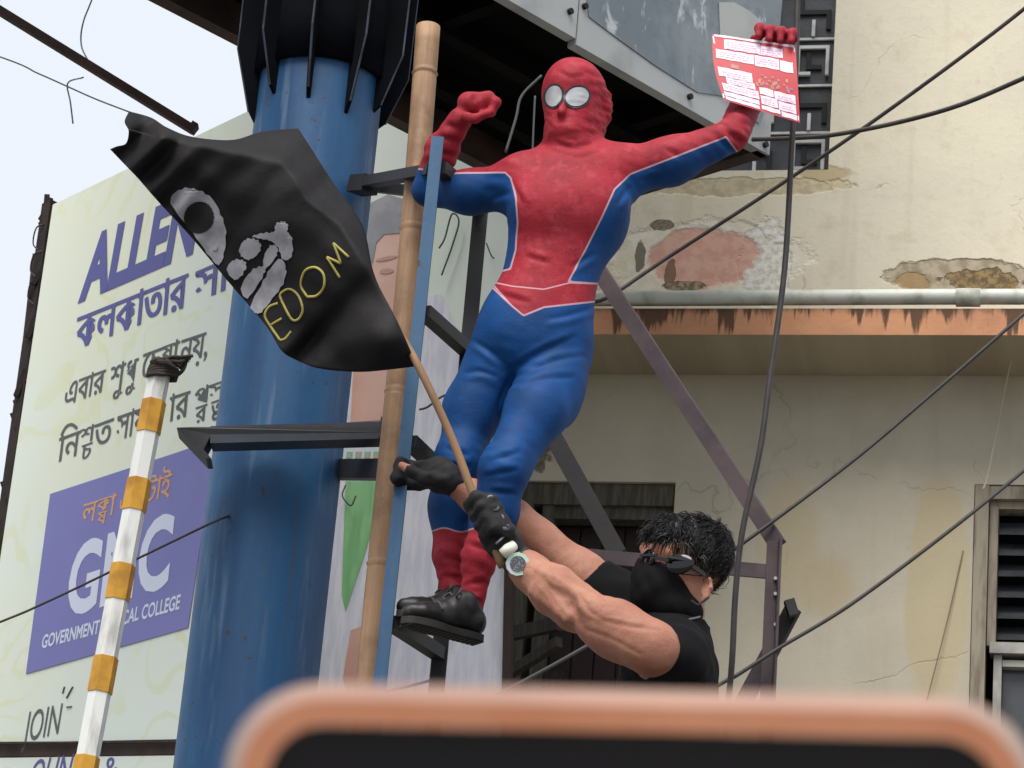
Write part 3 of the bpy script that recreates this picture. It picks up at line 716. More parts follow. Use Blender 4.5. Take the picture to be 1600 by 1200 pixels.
# head and shoulders, drawn whole although posts hide most of it
mb = MB(); ppx(mb, [(590, 470), (690, 460), (770, 640), (800, 1000), (796, 1200), (470, 1200), (490, 900), (520, 690), (560, 560)], -.004); mb.build('garment', wht, por)
mb = MB(); ppx(mb, [(660, 380), (668, 480), (655, 560), (625, 650), (560, 655), (552, 600), (568, 540), (574, 480), (576, 400), (592, 358), (630, 352)], -.0018); mb.build('face', skinp, por)
mb = MB(); ppx(mb, [(572, 404), (566, 360), (578, 318), (606, 304), (655, 318), (672, 370), (666, 404), (655, 374), (630, 364), (600, 366), (588, 380), (582, 412)], .0006); mb.build('hair', hairp, por)
mb = MB(); 
for o_ in ((604, 404, 17, 3, -.2), (604, 424, 11, 4, -.1), (596, 482, 14, 3)): mb = MB(); ppx(mb, ov(*o_), .0006); mb.build('face_feature', facep, por)
mb = MB(); ppx(mb, [(540, 752), (604, 752), (572, 860), (540, 956), (534, 930)], -.0016); mb.build('scarf', grn, por)
mb = MB(); ppx(mb, [(546, 1100), (536, 1060), (548, 985), (572, 976), (606, 950), (604, 1020), (580, 1100)], -.0016); mb.build('hand', pink, por)
mb = MB(); ppx(mb, [(552, 575), (622, 575), (616, 655), (548, 660)], .0008); mb.build('chin', pink, por)
mb = MB(); ppx(mb, [(528, 700), (660, 698), (658, 720), (526, 722)], .0008); mb.build('slogan_band', lil, por)
mb = MB()
for i, c in enumerate((0, 1, 0, 1, 0)): ppx(mb, [(542 + i * 14, 706), (551 + i * 14, 706), (550 + i * 14, 716), (541 + i * 14, 716)], .003)
mb.build('colour_mark', mat('teal_print', (122, 190, 168), (226, 150, 120), 60, .5, lo=.48, hi=.52), por)
mb = MB(); mb.tube(spline([pp_(690, 430, .03), pp_(708, 380, .03), pp_(717, 345, .03), pp_(706, 335, .03), pp_(695, 372, .03), pp_(686, 388, .03)], 6), .0035, 6); mb.tube(spline([pp_(760, 380, .02), pp_(767, 398, .02), pp_(772, 404, .02)], 6), .003, 6)
mb.tube(spline([pp_(540, 758, .03), pp_(535, 775, .03), pp_(548, 790, .03), pp_(556, 775, .03)], 6), .003, 6); mb.build('loose_wire', greyc, por)
mb = MB(); mb.beam(pp_(800, 700, .0), pp_(788, 1300, .0), .03, .05, FN); mb.beam(pp_(500, 80, -.05), pp_(440, 1400, -.05), .05, .05); mb.beam(pp_(700, 80, -.05), pp_(670, 1400, -.05), .05, .05); mb.build('frame', board, por)

# ================================================================== STRIPED POST
LY = 7.45
whp = mat('white_post_paint', (226, 226, 222), (176, 174, 168), 11, .5, bump=.15, stretch=(2, 2, .5), lo=.48, hi=.74); yel = mat('yellow_post_paint', (204, 150, 40), (168, 116, 30), 12, .55, bump=.15, lo=.42, hi=.7)
lt, lb = at(249, 585, LY), at(131, 1215, LY); lext = lt + (lb - lt) * 1.9; lext[2] = max(lext[2], 0)
lb2 = lt + (lb - lt) * (lt[2] / (lt[2] - lb[2]))
sp = empty('striped_post', lb2, 'slim hexagonal post painted in white and yellow bands, in front of the hoarding', 'post')
def seg(name, y0, y1, r, m, rot=.3):
    def pt(y): return lt + (lb - lt) * ((y - 585) / 630)
    p, q = pt(y0), pt(y1); a, b = frame(q - p, (0, 1, 0)); vs = []; n = 6
    for P_ in (p, q):
        for j in range(n):
            t = 2 * math.pi * j / n + rot; vs.append(P_ + (a * math.cos(t) + b * math.sin(t)) * r)
    fs = [(j, (j + 1) % n, (j + 1) % n + n, j + n) for j in range(n)] + [tuple(range(n)), tuple(range(n, 2 * n))]
    mb = MB(); mb.add(vs, fs); mb.build(name, m, sp)
br = [(585, 629, 0), (629, 681, 1), (681, 756, 0), (756, 806, 1), (806, 891, 0), (891, 946, 1), (946, 1034, 0), (1034, 1088, 1), (1088, 1184, 0), (1184, 1242, 1), (1242, 1340, 0)]
for y0, y1, k in br: seg('yellow_band' if k else 'white_section', y0, y1, (.0335 if k else .0305) , yel if k else whp)
seg('shaft', 1340, 585 + 630 * (lt[2] / (lt[2] - lb[2])), .034, whp)
mb = MB(); c = at(254, 584, LY); pts = []
for i in range(90):
    a = i * .62; r = .036 + .006 * math.sin(i * 1.3); pts.append(c + np.array([r * math.cos(a), r * math.sin(a), -.012 + .045 * i / 90 + .006 * math.sin(i * .7)]))
mb.tube(pts, .006, 7)
for k in range(6):
    a = k * 1.1; mb.tube(spline([c + np.array([.02 * math.cos(a), .02 * math.sin(a), 0.02]), c + np.array([.035 * math.cos(a + 1), .03 * math.sin(a), .04]), c + np.array([.05 + .01 * k * .5, 0, .02 + .008 * k])], 6), .005, 6)
mb.tube(spline([c + np.array([.0, -.03, .03]), at(280, 566, LY - .02), at(290, 562, LY), at(286, 578, LY), at(272, 590, LY)], 6), .006, 6)
mb.build('wire_coil', mat('dusty_black_wire', (64, 54, 48), (40, 34, 32), 30, .8), sp, True)

# steel arm in the sky, upper left
mb = MB(); a, b = at(-60, -20, 8.6), at(302, 203, 8.6); a = b + (a - b) * 3; mb.beam(a, b, .028, .026); mb.beam(b - unit(b - a) * .012 + (0, 0, .006), b + unit(b - a) * .01 + (0, 0, .006), .04, .03)
tag(mb.build('steel_rod', rust), 'brown steel rod slanting down across the white sky above the hoarding', 'steel arm')
thin = mat('thin_sky_wire', (120, 122, 128), rough=.6)
cord('wire', [(-400, -40, 9), (-20, 82, 9), (60, 115, 9), (105, 135, 9), (150, 155, 9), (202, 175, 9)], .0028, thin, 'thin loose wire crossing the sky below the brown steel rod', 'wire')
cord('wire', [(190, -160, 8.9), (150, -20, 8.9), (130, 35, 8.9), (127, 70, 8.9), (138, 96, 8.75)], .0028, thin, 'short thin wire dangling from the top of the sky onto the steel rod', 'wire')
cord('wire', [(130, 121, 8.8), (106, 130, 9), (110, 160, 9), (114, 193, 9)], .0028, thin, 'bent wire stub hanging in the sky under the steel rod', 'wire')

# ================================================================== RUSTY STEEL FRAME, right
pur = mat('purple_brown_steel', (78, 64, 68), (58, 48, 52), 6, .75, bump=.3)
dkp = mat('dark_brown_steel', (46, 40, 42), (34, 30, 32), 6, .75, bump=.3)
RY = 8.5
sf = empty('steel_trestle', at(1208, 850, RY) * (1, 1, 0), 'rusty purple brown angle iron frame standing beside the man in black', 'steel frame')
pb, pt_ = at(1204, 1100, RY), at(1215, 846, RY); dz = (pt_ - pb) / (pt_[2] - pb[2]); p0 = pb - dz * pb[2]
def vpost(name, x0, x1, y0, y1):
    mb = MB(); top = pt_
    mb.hexa([p0 + (x0, y0, 0), p0 + (x1, y0, 0), p0 + (x1, y1, 0), p0 + (x0, y1, 0), top + (x0, y0, 0), top + (x1, y0, 0), top + (x1, y1, 0), top + (x0, y1, 0)]); return mb
mb = vpost('p', -.032, .002, 0, .007); m2 = vpost('p', .003, .0095, -.05, .05); mb.add(m2.v, m2.f); mb.build('post', pur, sf)
bright = mat('bright_bolt', (190, 184, 186), rough=.4, metal=.4)
for y in (905, 929, 977): bt_ = MB(); c = at(1211, y, RY); bt_.tube([c + (0, .002, 0), c + (0, -.012, 0)], .0055, 8); bt_.build('bolt', bright, sf)
mb = MB(); beampx(mb, (1216, 852, RY + .015), (900, 368, RY + .4), .03, .05); mb.build('diagonal_brace', pur, sf)
mb = MB(); beampx(mb, (1198, 893, RY + .012), (800, 858, RY + .3), .012, .044); mb.build('rail', pur, sf)
mb = MB(); beampx(mb, (830, 620, RY + .25), (966, 866, RY + .2), .03, .055); mb.build('dark_brace', dkp, sf)
mb = MB(); beampx(mb, (1240, 950, RY + .03), (1150, 1120, RY + .1), .02, .05); beampx(mb, (1229, 952, RY - .01), (1244, 948, RY - .01), .03, .05); mb.build('lower_brace', dkp, sf)

# ================================================================== CABLES
def cab(pxs, r, m, label, name='cable', group='cables crossing in front of the building'):
    if pxs[0][0] >= 1690: pxs = [tuple(a + (a - b) * 7 if i < 2 else a + .5 for i, (a, b) in enumerate(zip(pxs[0], pxs[1])))] + pxs      # runs on to a far post out of the frame
    return cord(name, pxs, r, m, label, 'cable', group)
cab([(1720, -95, 8.2), (1600, 14, 8.3), (1400, 164, 8.5), (1232, 280, 8.7), (1050, 398, 8.9), (938, 470, 8.92), (924, 442, 8.88), (913, 392, 8.89)], .0068, blackr, 'straight slanting cable from the top right corner down to the masked climber\'s hip')
cab([(1700, 78, 8.0), (1600, 122, 8.1), (1500, 164, 8.2), (1400, 192, 8.3), (1300, 211, 8.4), (1235, 216, 8.5), (1176, 218, 8.6)], .0078, blackr, 'thick sagging cable running right from the raised red and blue arm')
cab([(1247, -40, 7.3), (1243, 120, 7.3), (1237, 230, 7.3), (1226, 420, 7.3), (1203, 590, 7.3), (1188, 700, 7.3), (1160, 830, 7.32), (1149, 930, 7.34), (1144, 1030, 7.36), (1136, 1120, 7.4), (1110, 1420, 7.5), (1080, 1900, 7.5)], .0082, blackr, 'cable hanging down vertically past the held red leaflet')
cab([(1700, 400, 8.6), (1600, 490, 8.5), (1460, 612, 8.5), (1330, 722, 8.5), (1170, 842, 8.5), (1128, 868, 8.55), (1066, 884, 8.62)], .0062, blackr, 'slanting cable in the middle right ending behind the dark haired head')
cab([(1700, 650, 8.6), (1600, 735, 8.5), (1480, 832, 8.45), (1330, 944, 8.45), (1215, 1014, 8.45), (1150, 1056, 8.45), (1100, 1085, 8.45), (700, 1340, 8.45)], .0062, blackr, 'lowest right slanting cable passing the louvred window corner')
cab([(975, 975, 8.62), (914, 1011, 8.6), (850, 1047, 8.6), (765, 1092, 8.6), (700, 1125, 8.6), (420, 1270, 8.6)], .0055, greyc, 'pale grey cable under the muscular forearm, above the phone')
cab([(-500, 1170, 7.8), (-30, 984, 7.8), (70, 942, 7.8), (200, 880, 7.75), (320, 822, 7.7), (360, 805, 7.75)], .0035, blackr, 'thin dark cable crossing the violet box on the hoarding')
cab([(596, 1082, 8.4), (640, 1072, 8.4), (690, 1058, 8.4)], .0045, mat('blue_cable', (70, 78, 120), rough=.5), 'short bluish cable behind the foot of the ladder')
cab([(655, 640, 8.2), (668, 636, 8.2), (690, 620, 8.2), (720, 608, 8.2)], .0035, blackr, 'small bent wire behind the blue clad right thigh')
cab([(1590, 520, 10.2), (1572, 600, 10.3), (1545, 735, 10.35), (1536, 765, 10.35)], .003, mat('pale_string', (188, 178, 158), rough=.8), 'pale thin string hanging down the wall to the louvred window')
cab([(1505, 860, 10.45), (1480, 970, 10.45), (1448, 1095, 10.45)], .0025, mat('wall_wire', (130, 116, 92), rough=.8), 'faint thin wire on the wall left of the louvred window')

# ================================================================== PHONE in the foreground
PD = .55
def ph(px, py, d=0.0):
    r = ray(px, py); return CAM + r * ((PD + d) / FPX)
def rrect(x0, y0, x1, y1, rad, tilt=.022, n=10):
    out = []
    for cx, cy, a0 in ((x1 - rad, y0 + rad, -90), (x1 - rad, y1 - rad, 0), (x0 + rad, y1 - rad, 90), (x0 + rad, y0 + rad, 180)):
        for i in range(n + 1):
            a = math.radians(a0 + 90 * i / n); x, y = cx + rad * math.cos(a), cy + rad * math.sin(a); out.append((x, y + tilt * (x - 980)))
    return out
cop = mat('copper_phone_frame', (230, 160, 124), (220, 146, 110), 30, .35, .2); clear = mat('cloudy_clear_case', (206, 198, 190), (192, 184, 178), 20, .35); scr = mat('dark_phone_glass', (22, 20, 26), rough=.12)
pho = empty('mobile_phone', ph(985, 1700), 'blurred copper edged phone held up in the foreground, dark screen towards us', 'phone')
def ring(name, outer, inner, d0, d1, m):
    n = len(outer); vs = [ph(*p, d0) for p in outer] + [ph(*p, d0) for p in inner] + [ph(*p, d1) for p in outer] + [ph(*p, d1) for p in inner]; fs = []
    for i in range(n):
        j = (i + 1) % n; fs += [(i, j, j + n, i + n), (i + 2 * n, i + 3 * n, j + 3 * n, j + 2 * n), (i, i + 2 * n, j + 2 * n, j), (i + n, j + n, j + 3 * n, i + 3 * n)]
    mb = MB(); mb.add(vs, fs); mb.build(name, m, pho, False)
ring('clear_case', rrect(352, 1078, 1626, 1704, 154), rrect(390, 1118, 1590, 1664, 120), .0085, .012, clear)
ring('copper_frame', rrect(372, 1102, 1606, 1680, 136), rrect(416, 1143, 1564, 1640, 96), -.001, .0084, cop)
mb = MB(); sc = rrect(417, 1144, 1563, 1639, 95); n = len(sc)
mb.add([ph(*p, .0008) for p in sc] + [ph(*p, .0078) for p in sc], [tuple(range(n))[::-1], tuple(range(n, 2 * n))] + [(i, (i + 1) % n, (i + 1) % n + n, i + n) for i in range(n)])
mb.build('screen', scr, pho)

# ================================================================== PEOPLE
def axes(up, fwd):      # rows: right, forward, up of an oriented ellipsoid
    up = unit(up); r = unit(np.cross(fwd, up)); f = np.cross(up, r); return np.array([r, f, up])
CAMF = np.array([0, -1.0, 0])
def wrap_hand(G, c, axis, out, rr, w_, r, a0, a1, thumb=True, palm=None, palm_r=None):
    """four bent fingers closed round an axis (and a thumb the other way); c = point on the axis amid the knuckles"""
    axis = unit(axis); out = unit(out - axis * np.dot(out, axis)); sd_ = np.cross(axis, out); L = (.95, 1.0, .97, .85)
    for i in range(4):
        cc = c + axis * (i - 1.5) * w_; pts = []
        for a in np.linspace(a0, a0 + (a1 - a0) * L[i], 5): pts.append(cc + rr * (out * math.cos(a) + sd_ * math.sin(a)))
        G.chain(pts, [r * 1.08, r * 1.05, r, r * .95, r * .85])
    if thumb:
        cc = c - axis * 2.1 * w_; pts = [cc * 1 + rr * 1.05 * (out * math.cos(a) + sd_ * math.sin(a)) + axis * w_ * k for a, k in ((a0, 1.0), (a0 - .9, .3), (a0 - 1.7, .3), (a0 - 2.3, .6))]
        G.chain(pts, [r * 1.3, r * 1.15, r * 1.05, r * .9])

# ------------------------------------------------------------------ climber in the red and blue suit
SY = 7.15
def S(px, py, d=0.0): return at(px, py, SY + d)
suit_root = empty('person', S(715, 990) , 'person in red and blue full body costume and hood standing high on the ladder', 'person')
spine = S(890, 250) - S(845, 560)
AX = axes(spine, CAMF)
T = Group(.05)
T.ell(S(889, 330, -.01), (98 * PX, .118, 108 * PX), AX)
T.ell(S(862, 425, -.005), (75 * PX, .1, 104 * PX), AX)
T.ell(S(838, 505, 0), (88 * PX, .11, 84 * PX), AX)
T.ell(S(832, 545, .02), (92 * PX, .115, 66 * PX), AX)
T.cone(S(820, 285, .0), S(958, 272, .0), 44 * PX)
T.cone(S(893, 258, .01), S(897, 205, .0), 43 * PX, 42 * PX)
T.cone(S(894, 236, .02), S(835, 268, .01), 24 * PX, 22 * PX); T.cone(S(897, 236, .02), S(958, 262, .01), 24 * PX, 22 * PX)
T.ell(S(850, 322, -.075), (52 * PX, .05, 44 * PX), AX); T.ell(S(925, 318, -.075), (52 * PX, .05, 44 * PX), AX)
# right arm (photo left), hooked round the upright, and left arm, held out and up
T.chain([S(812, 288, 0), S(735, 300, .06), S(672, 298, .13)], [39 * PX, 31 * PX, 27 * PX])
T.chain([S(945, 275, 0), S(1050, 252, -.02), S(1143, 212, -.02)], [41 * PX, 34 * PX, 27 * PX])
FA = Group(.02)
FA.chain([S(668, 296, .13), S(690, 235, .06), S(719, 186, .0)], [26 * PX, 25 * PX, 19 * PX])
FA.chain([S(1146, 208, -.02), S(1172, 150, .085), S(1207, 90, .075)], [26 * PX, 26 * PX, 19 * PX])
HD = Group(.035)
HAX = axes(S(899, 80) - S(891, 235), np.array([-.26, -1, -.12]))
HD.ell(S(897, 148, .0), (52 * PX, .112, 59 * PX), HAX)
HD.ell(S(894, 188, -.016), (43 * PX, .086, 40 * PX), HAX)
HD.cone(S(905, 205, .02), S(899, 250, .02), 41 * PX, 44 * PX)
HD.ell(S(884, 213, -.052), (30 * PX, .04, 20 * PX), HAX); HD.cone(S(887, 205, -.045), S(893, 264, -.02), 33 * PX, 40 * PX)
HD.ell(S(947, 168, .01), (9 * PX, .025, 20 * PX), HAX)
NO = Group(.022)
NO.cone(S(882, 158, -.1), S(877, 175, -.112), .009, .013); NO.ell(S(881, 199, -.096), (17 * PX, .010, 3.5 * PX), HAX); NO.ell(S(881, 207, -.092), (15 * PX, .010, 3.5 * PX), HAX)
HA = Group(.010)
# fist of the hooked arm
HA.ell(S(735, 163, -.01), (22 * PX, .038, 19 * PX), axes(S(745, 150) - S(722, 186), CAMF))
for i in range(4):
    dd = -.05 + i * .0215; k = (0, 4, 3, -3)[i]
    HA.chain([S(744 - i, 150 + i * .5, dd), S(762 + k * .5, 150, dd), S(774 + k * .6, 160, dd), S(766 + k * .5, 176, dd), S(752, 178, dd)], [.0115, .0118, .0112, .0105, .0095])
HA.ell(S(757, 163, -.022), (17 * PX, .040, 12.5 * PX)); HA.ell(S(748, 166, -.03), (14 * PX, .034, 14 * PX))
HA.chain([S(728, 182, -.04), S(742, 186, -.058), S(760, 178, -.066)], [.0135, .0122, .0105])
# hand gripping the leaflet
HA.ell(S(1214, 66, .055), (21 * PX, .016, 24 * PX), axes(S(1214, 40) - S(1206, 90), CAMF))
for i in range(4):
    x = 1188 + i * 17; y = 50 + i * 2.5
    HA.chain([S(x + 2, y + 4, .028), S(x, y - 7, .012), S(x - 2, y - 6, -.018), S(x - 3, y + 6 + (0, 3, 3, 1)[i], -.026)], [.0118, .0118, .0112, .0098])
HA.chain([S(1196, 80, .04), S(1184, 68, .03), S(1178, 60, .022)], [.014, .0125, .0105])
LA = Group(.04)
LA.chain([S(784, 552, .03), S(739, 640, .045), S(717, 722, .03), S(709, 790, .06), S(704, 868, .075), S(708, 940, .08)], [54 * PX, 43 * PX, 34 * PX, 32 * PX, 23 * PX, 18 * PX])
LA.ell(S(716, 718, .0), (28 * PX, .035, 34 * PX)); LA.ell(S(709, 790, .09), (32 * PX, .05, 60 * PX))
LB = Group(.04)
LB.chain([S(868, 560, .01), S(840, 640, -.06), S(788, 733, -.11), S(774, 798, -.08), S(749, 870, -.05), S(737, 950, -.03)], [54 * PX, 45 * PX, 35 * PX, 31 * PX, 23 * PX, 18 * PX])
LB.ell(S(772, 800, -.03), (35 * PX, .05, 60 * PX)); LB.ell(S(882, 610, .0), (30 * PX, .08, 60 * PX))
GL = Group(.04); GL.ell(S(795, 560, .08), (58 * PX, .08, 60 * PX), AX); GL.ell(S(868, 558, .08), (58 * PX, .08, 60 * PX), AX)
F_, lo_, _ = field([T, FA, HD, NO, HA, GL, LA, LB], .010, .005)
P_, Q_ = surfnet(F_, lo_, .005, 2)
N_ = vnormals(P_, Q_); q_ = project(P_)
# cloth: shallow wrinkles where the suit bunches
def near(P, c, r): return np.exp(-((np.linalg.norm(P - c, axis=1) / r) ** 2))
head_w = near(P_, S(905, 225), .10) * .6 + near(P_, S(955, 165, .03), .09) * .9
bunch = near(P_, S(1140, 212, -.04), .09) + near(P_, S(690, 240, .05), .08) + near(P_, S(800, 575, -.09), .08) * .5 + near(P_, S(716, 725, 0), .07) * .5 + near(P_, S(785, 738, -.13), .07) * .5 + near(P_, S(715, 890, 0), .11) * .8 + near(P_, S(800, 300, 0), .08) * .7 + near(P_, S(965, 290, 0), .08) * .7
ZW = P_ * np.array([1, 1, 2.6])
P_ = P_ + N_ * (.0034 * wob(ZW, 56, 1) * head_w + .0026 * wob(P_ @ np.array([[.5, 0, .6], [0, .6, 0], [-.5, 0, 1.5]]), 62, 2) * np.minimum(bunch, 1) + .0006 * wob(P_, 30, 3))[:, None]
CREASES = [[(790, 572), (764, 548), (735, 530)], [(800, 578), (850, 548), (905, 524)], [(797, 588), (784, 620), (772, 660)], [(808, 590), (866, 564), (916, 556)], [(812, 604), (850, 592), (900, 590)], [(780, 590), (750, 580), (722, 584)], [(775, 458), (830, 474)], [(930, 480), (890, 492), (850, 500)],
    [(695, 700), (735, 712)], [(694, 728), (738, 730)], [(760, 722), (815, 706)], [(756, 744), (812, 734)], [(764, 768), (808, 772)], [(800, 285), (818, 322)], [(796, 300), (766, 312)], [(985, 290), (962, 322)], [(1000, 284), (1034, 276)], [(820, 400), (860, 412)], [(930, 395), (890, 420)],
    [(1128, 200), (1162, 226)], [(1118, 214), (1150, 242)], [(1140, 184), (1176, 200)], [(1150, 168), (1190, 180)], [(1040, 232), (1062, 246)], [(680, 238), (718, 246)], [(684, 214), (726, 224)], [(694, 194), (736, 204)], [(690, 256), (712, 270)],
    [(688, 870), (728, 880)], [(690, 900), (727, 905)], [(720, 915), (762, 908)], [(692, 925), (724, 932)], [(716, 938), (756, 942)], [(730, 850), (772, 862)],
    [(922, 146), (952, 156)], [(920, 164), (952, 176)], [(914, 186), (946, 198)], [(856, 216), (898, 230), (938, 220)], [(854, 234), (902, 246), (942, 236)], [(905, 108), (942, 124)], [(850, 186), (866, 204)], [(870, 108), (890, 120), (915, 118)], [(918, 130), (950, 138)], [(868, 226), (905, 236)], [(905, 205), (938, 210)], [(848, 172), (862, 186)]]
def crease(P, Q2, N, lines, wd, amp):
    o = np.zeros(len(P)); fr = N[:, 1] < .25
    for ln in lines:
        c = spline([np.array(a + (0,), float) for a in ln], 5)[:, :2]; d = np.full(len(P), 1e9); sg = np.zeros(len(P)); tt = np.zeros(len(P)); n = len(c) - 1
        for k, (a, b) in enumerate(zip(c[:-1], c[1:])):
            e = b - a; wv_ = Q2 - a; t = np.clip((wv_ @ e) / (e @ e), 0, 1); dd = np.linalg.norm(wv_ - t[:, None] * e, axis=1); m = dd < d
            d[m] = dd[m]; sg[m] = np.sign(e[0] * wv_[m, 1] - e[1] * wv_[m, 0]); tt[m] = (k + t[m]) / n
        env = np.sin(np.clip(tt, 0, 1) * math.pi) ** .6; x = d * sg
        o += fr * env * (-amp * np.exp(-(x / wd) ** 2) + amp * .8 * np.exp(-((x + 2.1 * wd) / (1.3 * wd)) ** 2))
    return o
P_ = P_ + N_ * (crease(P_, q_, N_, CREASES[:-12], 4.2, .0040) + crease(P_, q_, N_, CREASES[-12:], 3.2, .0020))[:, None]
red_poly = [(560, 286), (640, 262), (700, 270), (790, 270), (798, 278), (806, 310), (809, 350), (806, 390), (797, 420), (774, 426), (766, 446), (800, 478), (818, 493), (850, 480), (940, 470), (944, 444), (888, 440), (915, 390), (940, 340), (960, 296), (985, 272), (1060, 243), (1134, 214), (1156, 242), (1400, 240), (1400, -80), (560, -80)]
red = np.maximum(sdpoly(q_, red_poly), q_[:, 1] - 828 + 3 * np.sin(q_[:, 0] * .12))
belt = sdpoly(q_, [(766, 440), (800, 447), (850, 452), (890, 442), (944, 444), (940, 470), (850, 480), (818, 493), (800, 478)])
def suit_material():
    t = NT('stretch_costume_fabric'); v = t.objco(); r = t.attr('red'); bt_ = t.attr('belt')
    n = t.noise(v, 9, 5); n2 = t.noise(v, 160, 2); n3 = t.noise(v, 28, 4, .6, .4)
    rd = t.mix(t.step(n, .35, .68), lin((158, 36, 50)), lin((138, 30, 44))); rd = t.mix(t.math('MULTIPLY', t.step(n3, .48, .68), .5), rd, lin((176, 62, 74))); rd = t.mix(t.math('MULTIPLY', t.step(t.noise(v, 55, 3, .6, .6), .52, .66), .35), rd, lin((112, 22, 36)))
    bl_ = t.mix(t.step(n, .35, .68), lin((9, 68, 128)), lin((6, 55, 106)))
    col = t.mix(t.step(r, -.4, .4), bl_, rd)
    pip = t.math('SUBTRACT', 1.0, t.step(t.math('ABSOLUTE', r), .9, 1.8))
    pip2 = t.math('MULTIPLY', t.math('SUBTRACT', 1.0, t.step(t.math('ABSOLUTE', bt_), .6, 1.5)), t.step(r, .0, .5))
    col = t.mix(t.math('MULTIPLY', t.math('MAXIMUM', pip, pip2), .75), col, lin((206, 168, 176)))
    t.bump(t.math('ADD', n2, t.math('MULTIPLY', t.noise(t.mapping(v, (1, 1, 2.2), (.5, .2, .4)), 14, 3, .5, .6), 2.0)), .16, .004)
    return t.done(col, .66, spec=.25)
suit = suit_material()
body = netmesh('costume_body', P_, Q_, suit, suit_root, {'red': red, 'belt': belt})
# lenses of the hood, laid on the face
bvh = BVHTree.FromPolygons([Vector(p) for p in P_], [tuple(map(int, f)) for f in Q_])
def onbody(px, py, lift):
    d = unit(ray(px, py)); h_ = bvh.ray_cast(Vector(CAM), Vector(d)); return np.array(h_[0]) - d * lift if h_[0] is not None else S(px, py, -.1)
def oval(cx, cy, a, b, rot, n=40): return [(cx + a * math.cos(t) * math.cos(rot) - b * math.sin(t) * math.sin(rot), cy + a * math.cos(t) * math.sin(rot) + b * math.sin(t) * math.cos(rot)) for t in np.linspace(0, 2 * math.pi, n, endpoint=False)]
rimm = mat('dark_lens_rim', (40, 32, 38), rough=.5); lensm = mat('pale_mesh_lens', (178, 180, 184), (166, 168, 174), 30, .8, spec=.2)
def facepatch(name, poly, lift, m, par, step=4, dome=0.0, c=None):
    V_, F2 = finemesh2d(poly, step); mb = MB(); n = len(V_); sd2 = sdpoly(V_, poly)
    mb.add([onbody(x, y, lift + dome * min(1, max(0, s) / 12)) for (x, y), s in zip(V_, sd2)] + [onbody(x, y, -.002) for x, y in V_], [f for f in F2] + [tuple(i + n for i in f[::-1]) for f in F2])
    return mb.build(name, m, par, True)
for cx, cy, a, b, r_ in ((865, 150, 16, 20, .3), (902, 151, 22, 18, -.3)):
    k = facepatch('lens_rim', oval(cx, cy, a, b, r_), .0035, rimm, suit_root); facepatch('lens', oval(cx, cy, a - 3.5, b - 3.5, r_), .0055, lensm, k, 4, .003)
# shoes: rubber sole, upper, laces, along the rung
leath = mat('black_shoe_leather', (20, 19, 21), (38, 37, 39), 16, .5, bump=.3, lo=.5, hi=.7); sole = mat('black_rubber_sole', (24, 23, 23), (40, 37, 35), 20, .75); lace = mat('grey_shoe_lace', (70, 70, 72), rough=.8)
def shoe(heel, dirv, par, L=.275):
    d = unit(dirv); s_ = unit(np.cross(d, (0, 0, 1))); u = np.cross(s_, d)
    kq = L / .275
    def q(a, b, c): return heel + d * a * L + s_ * b * kq + u * c * kq
    G = Group(.02); G.chain([q(.08, 0, .045), q(.35, 0, .044), q(.68, .004, .034), q(.92, .006, .026)], [.036 * kq, .034 * kq, .034 * kq, .022 * kq]); G.cone(q(.1, 0, .05), q(.17, 0, .1), .034 * kq, .034 * kq); G.cone(q(.45, 0, .052), q(.24, 0, .095), .032, .034); G.ell(q(.78, .004, .032), (.046 * kq, .046 * kq, .025 * kq), np.array([d, s_, u]))
    f, l, _ = field([G], .01, .005); P, Q = surfnet(f, l, .005, 2); P = P + vnormals(P, Q) * (.0010 * wob(P, 45, 4) + .0007 * wob(P, 90, 6))[:, None]
    P = P - np.minimum((P - heel) @ u, 0)[:, None] * u     # flat below
    o = netmesh('shoe', P, Q, leath, par)
    out = [(-.02, .0), (0, .026), (.15, .036), (.4, .036), (.7, .047), (.9, .038), (1.0, .012), (1.01, -.006), (.93, -.034), (.7, -.046), (.4, -.034), (.15, -.036), (0, -.028)]
    pr = spline([np.array([a, b, 0]) for a, b in out] + [np.array([out[0][0], out[0][1], 0])], 4)[:-1]
    mb = MB(); mb.prism([q(p[0], p[1] * 1.02, -.015) for p in pr], u * .018)
    for k in range(16): a = .02 + k * .062; mb.beam(q(a, -.030, -.0155), q(a, .030, -.0155), .009, .004, u)
    mb.build('shoe_sole', sole, o)
    mb = MB()
    for k in range(4): a = .34 + k * .08; c = .098 - k * .008; mb.tube(spline([q(a, -.036, c - .026), q(a + .01, -.014, c), q(a, .016, c), q(a + .01, .036, c - .026)], 4), .0032, 6)
    for sg in (-1, 1): mb.tube(spline([q(.36, 0, .1), q(.36, sg * .03, .128), q(.41, sg * .045, .112), q(.4, sg * .02, .1)], 6), .003, 6)
    mb.build('lace', lace, o, True)
    return o
TD = np.array([-.84, -.54, 0])
shoe(S(748, 998, -.02), TD, suit_root, .228)
shoe(S(732, 986, .09), TD, suit_root, .215)

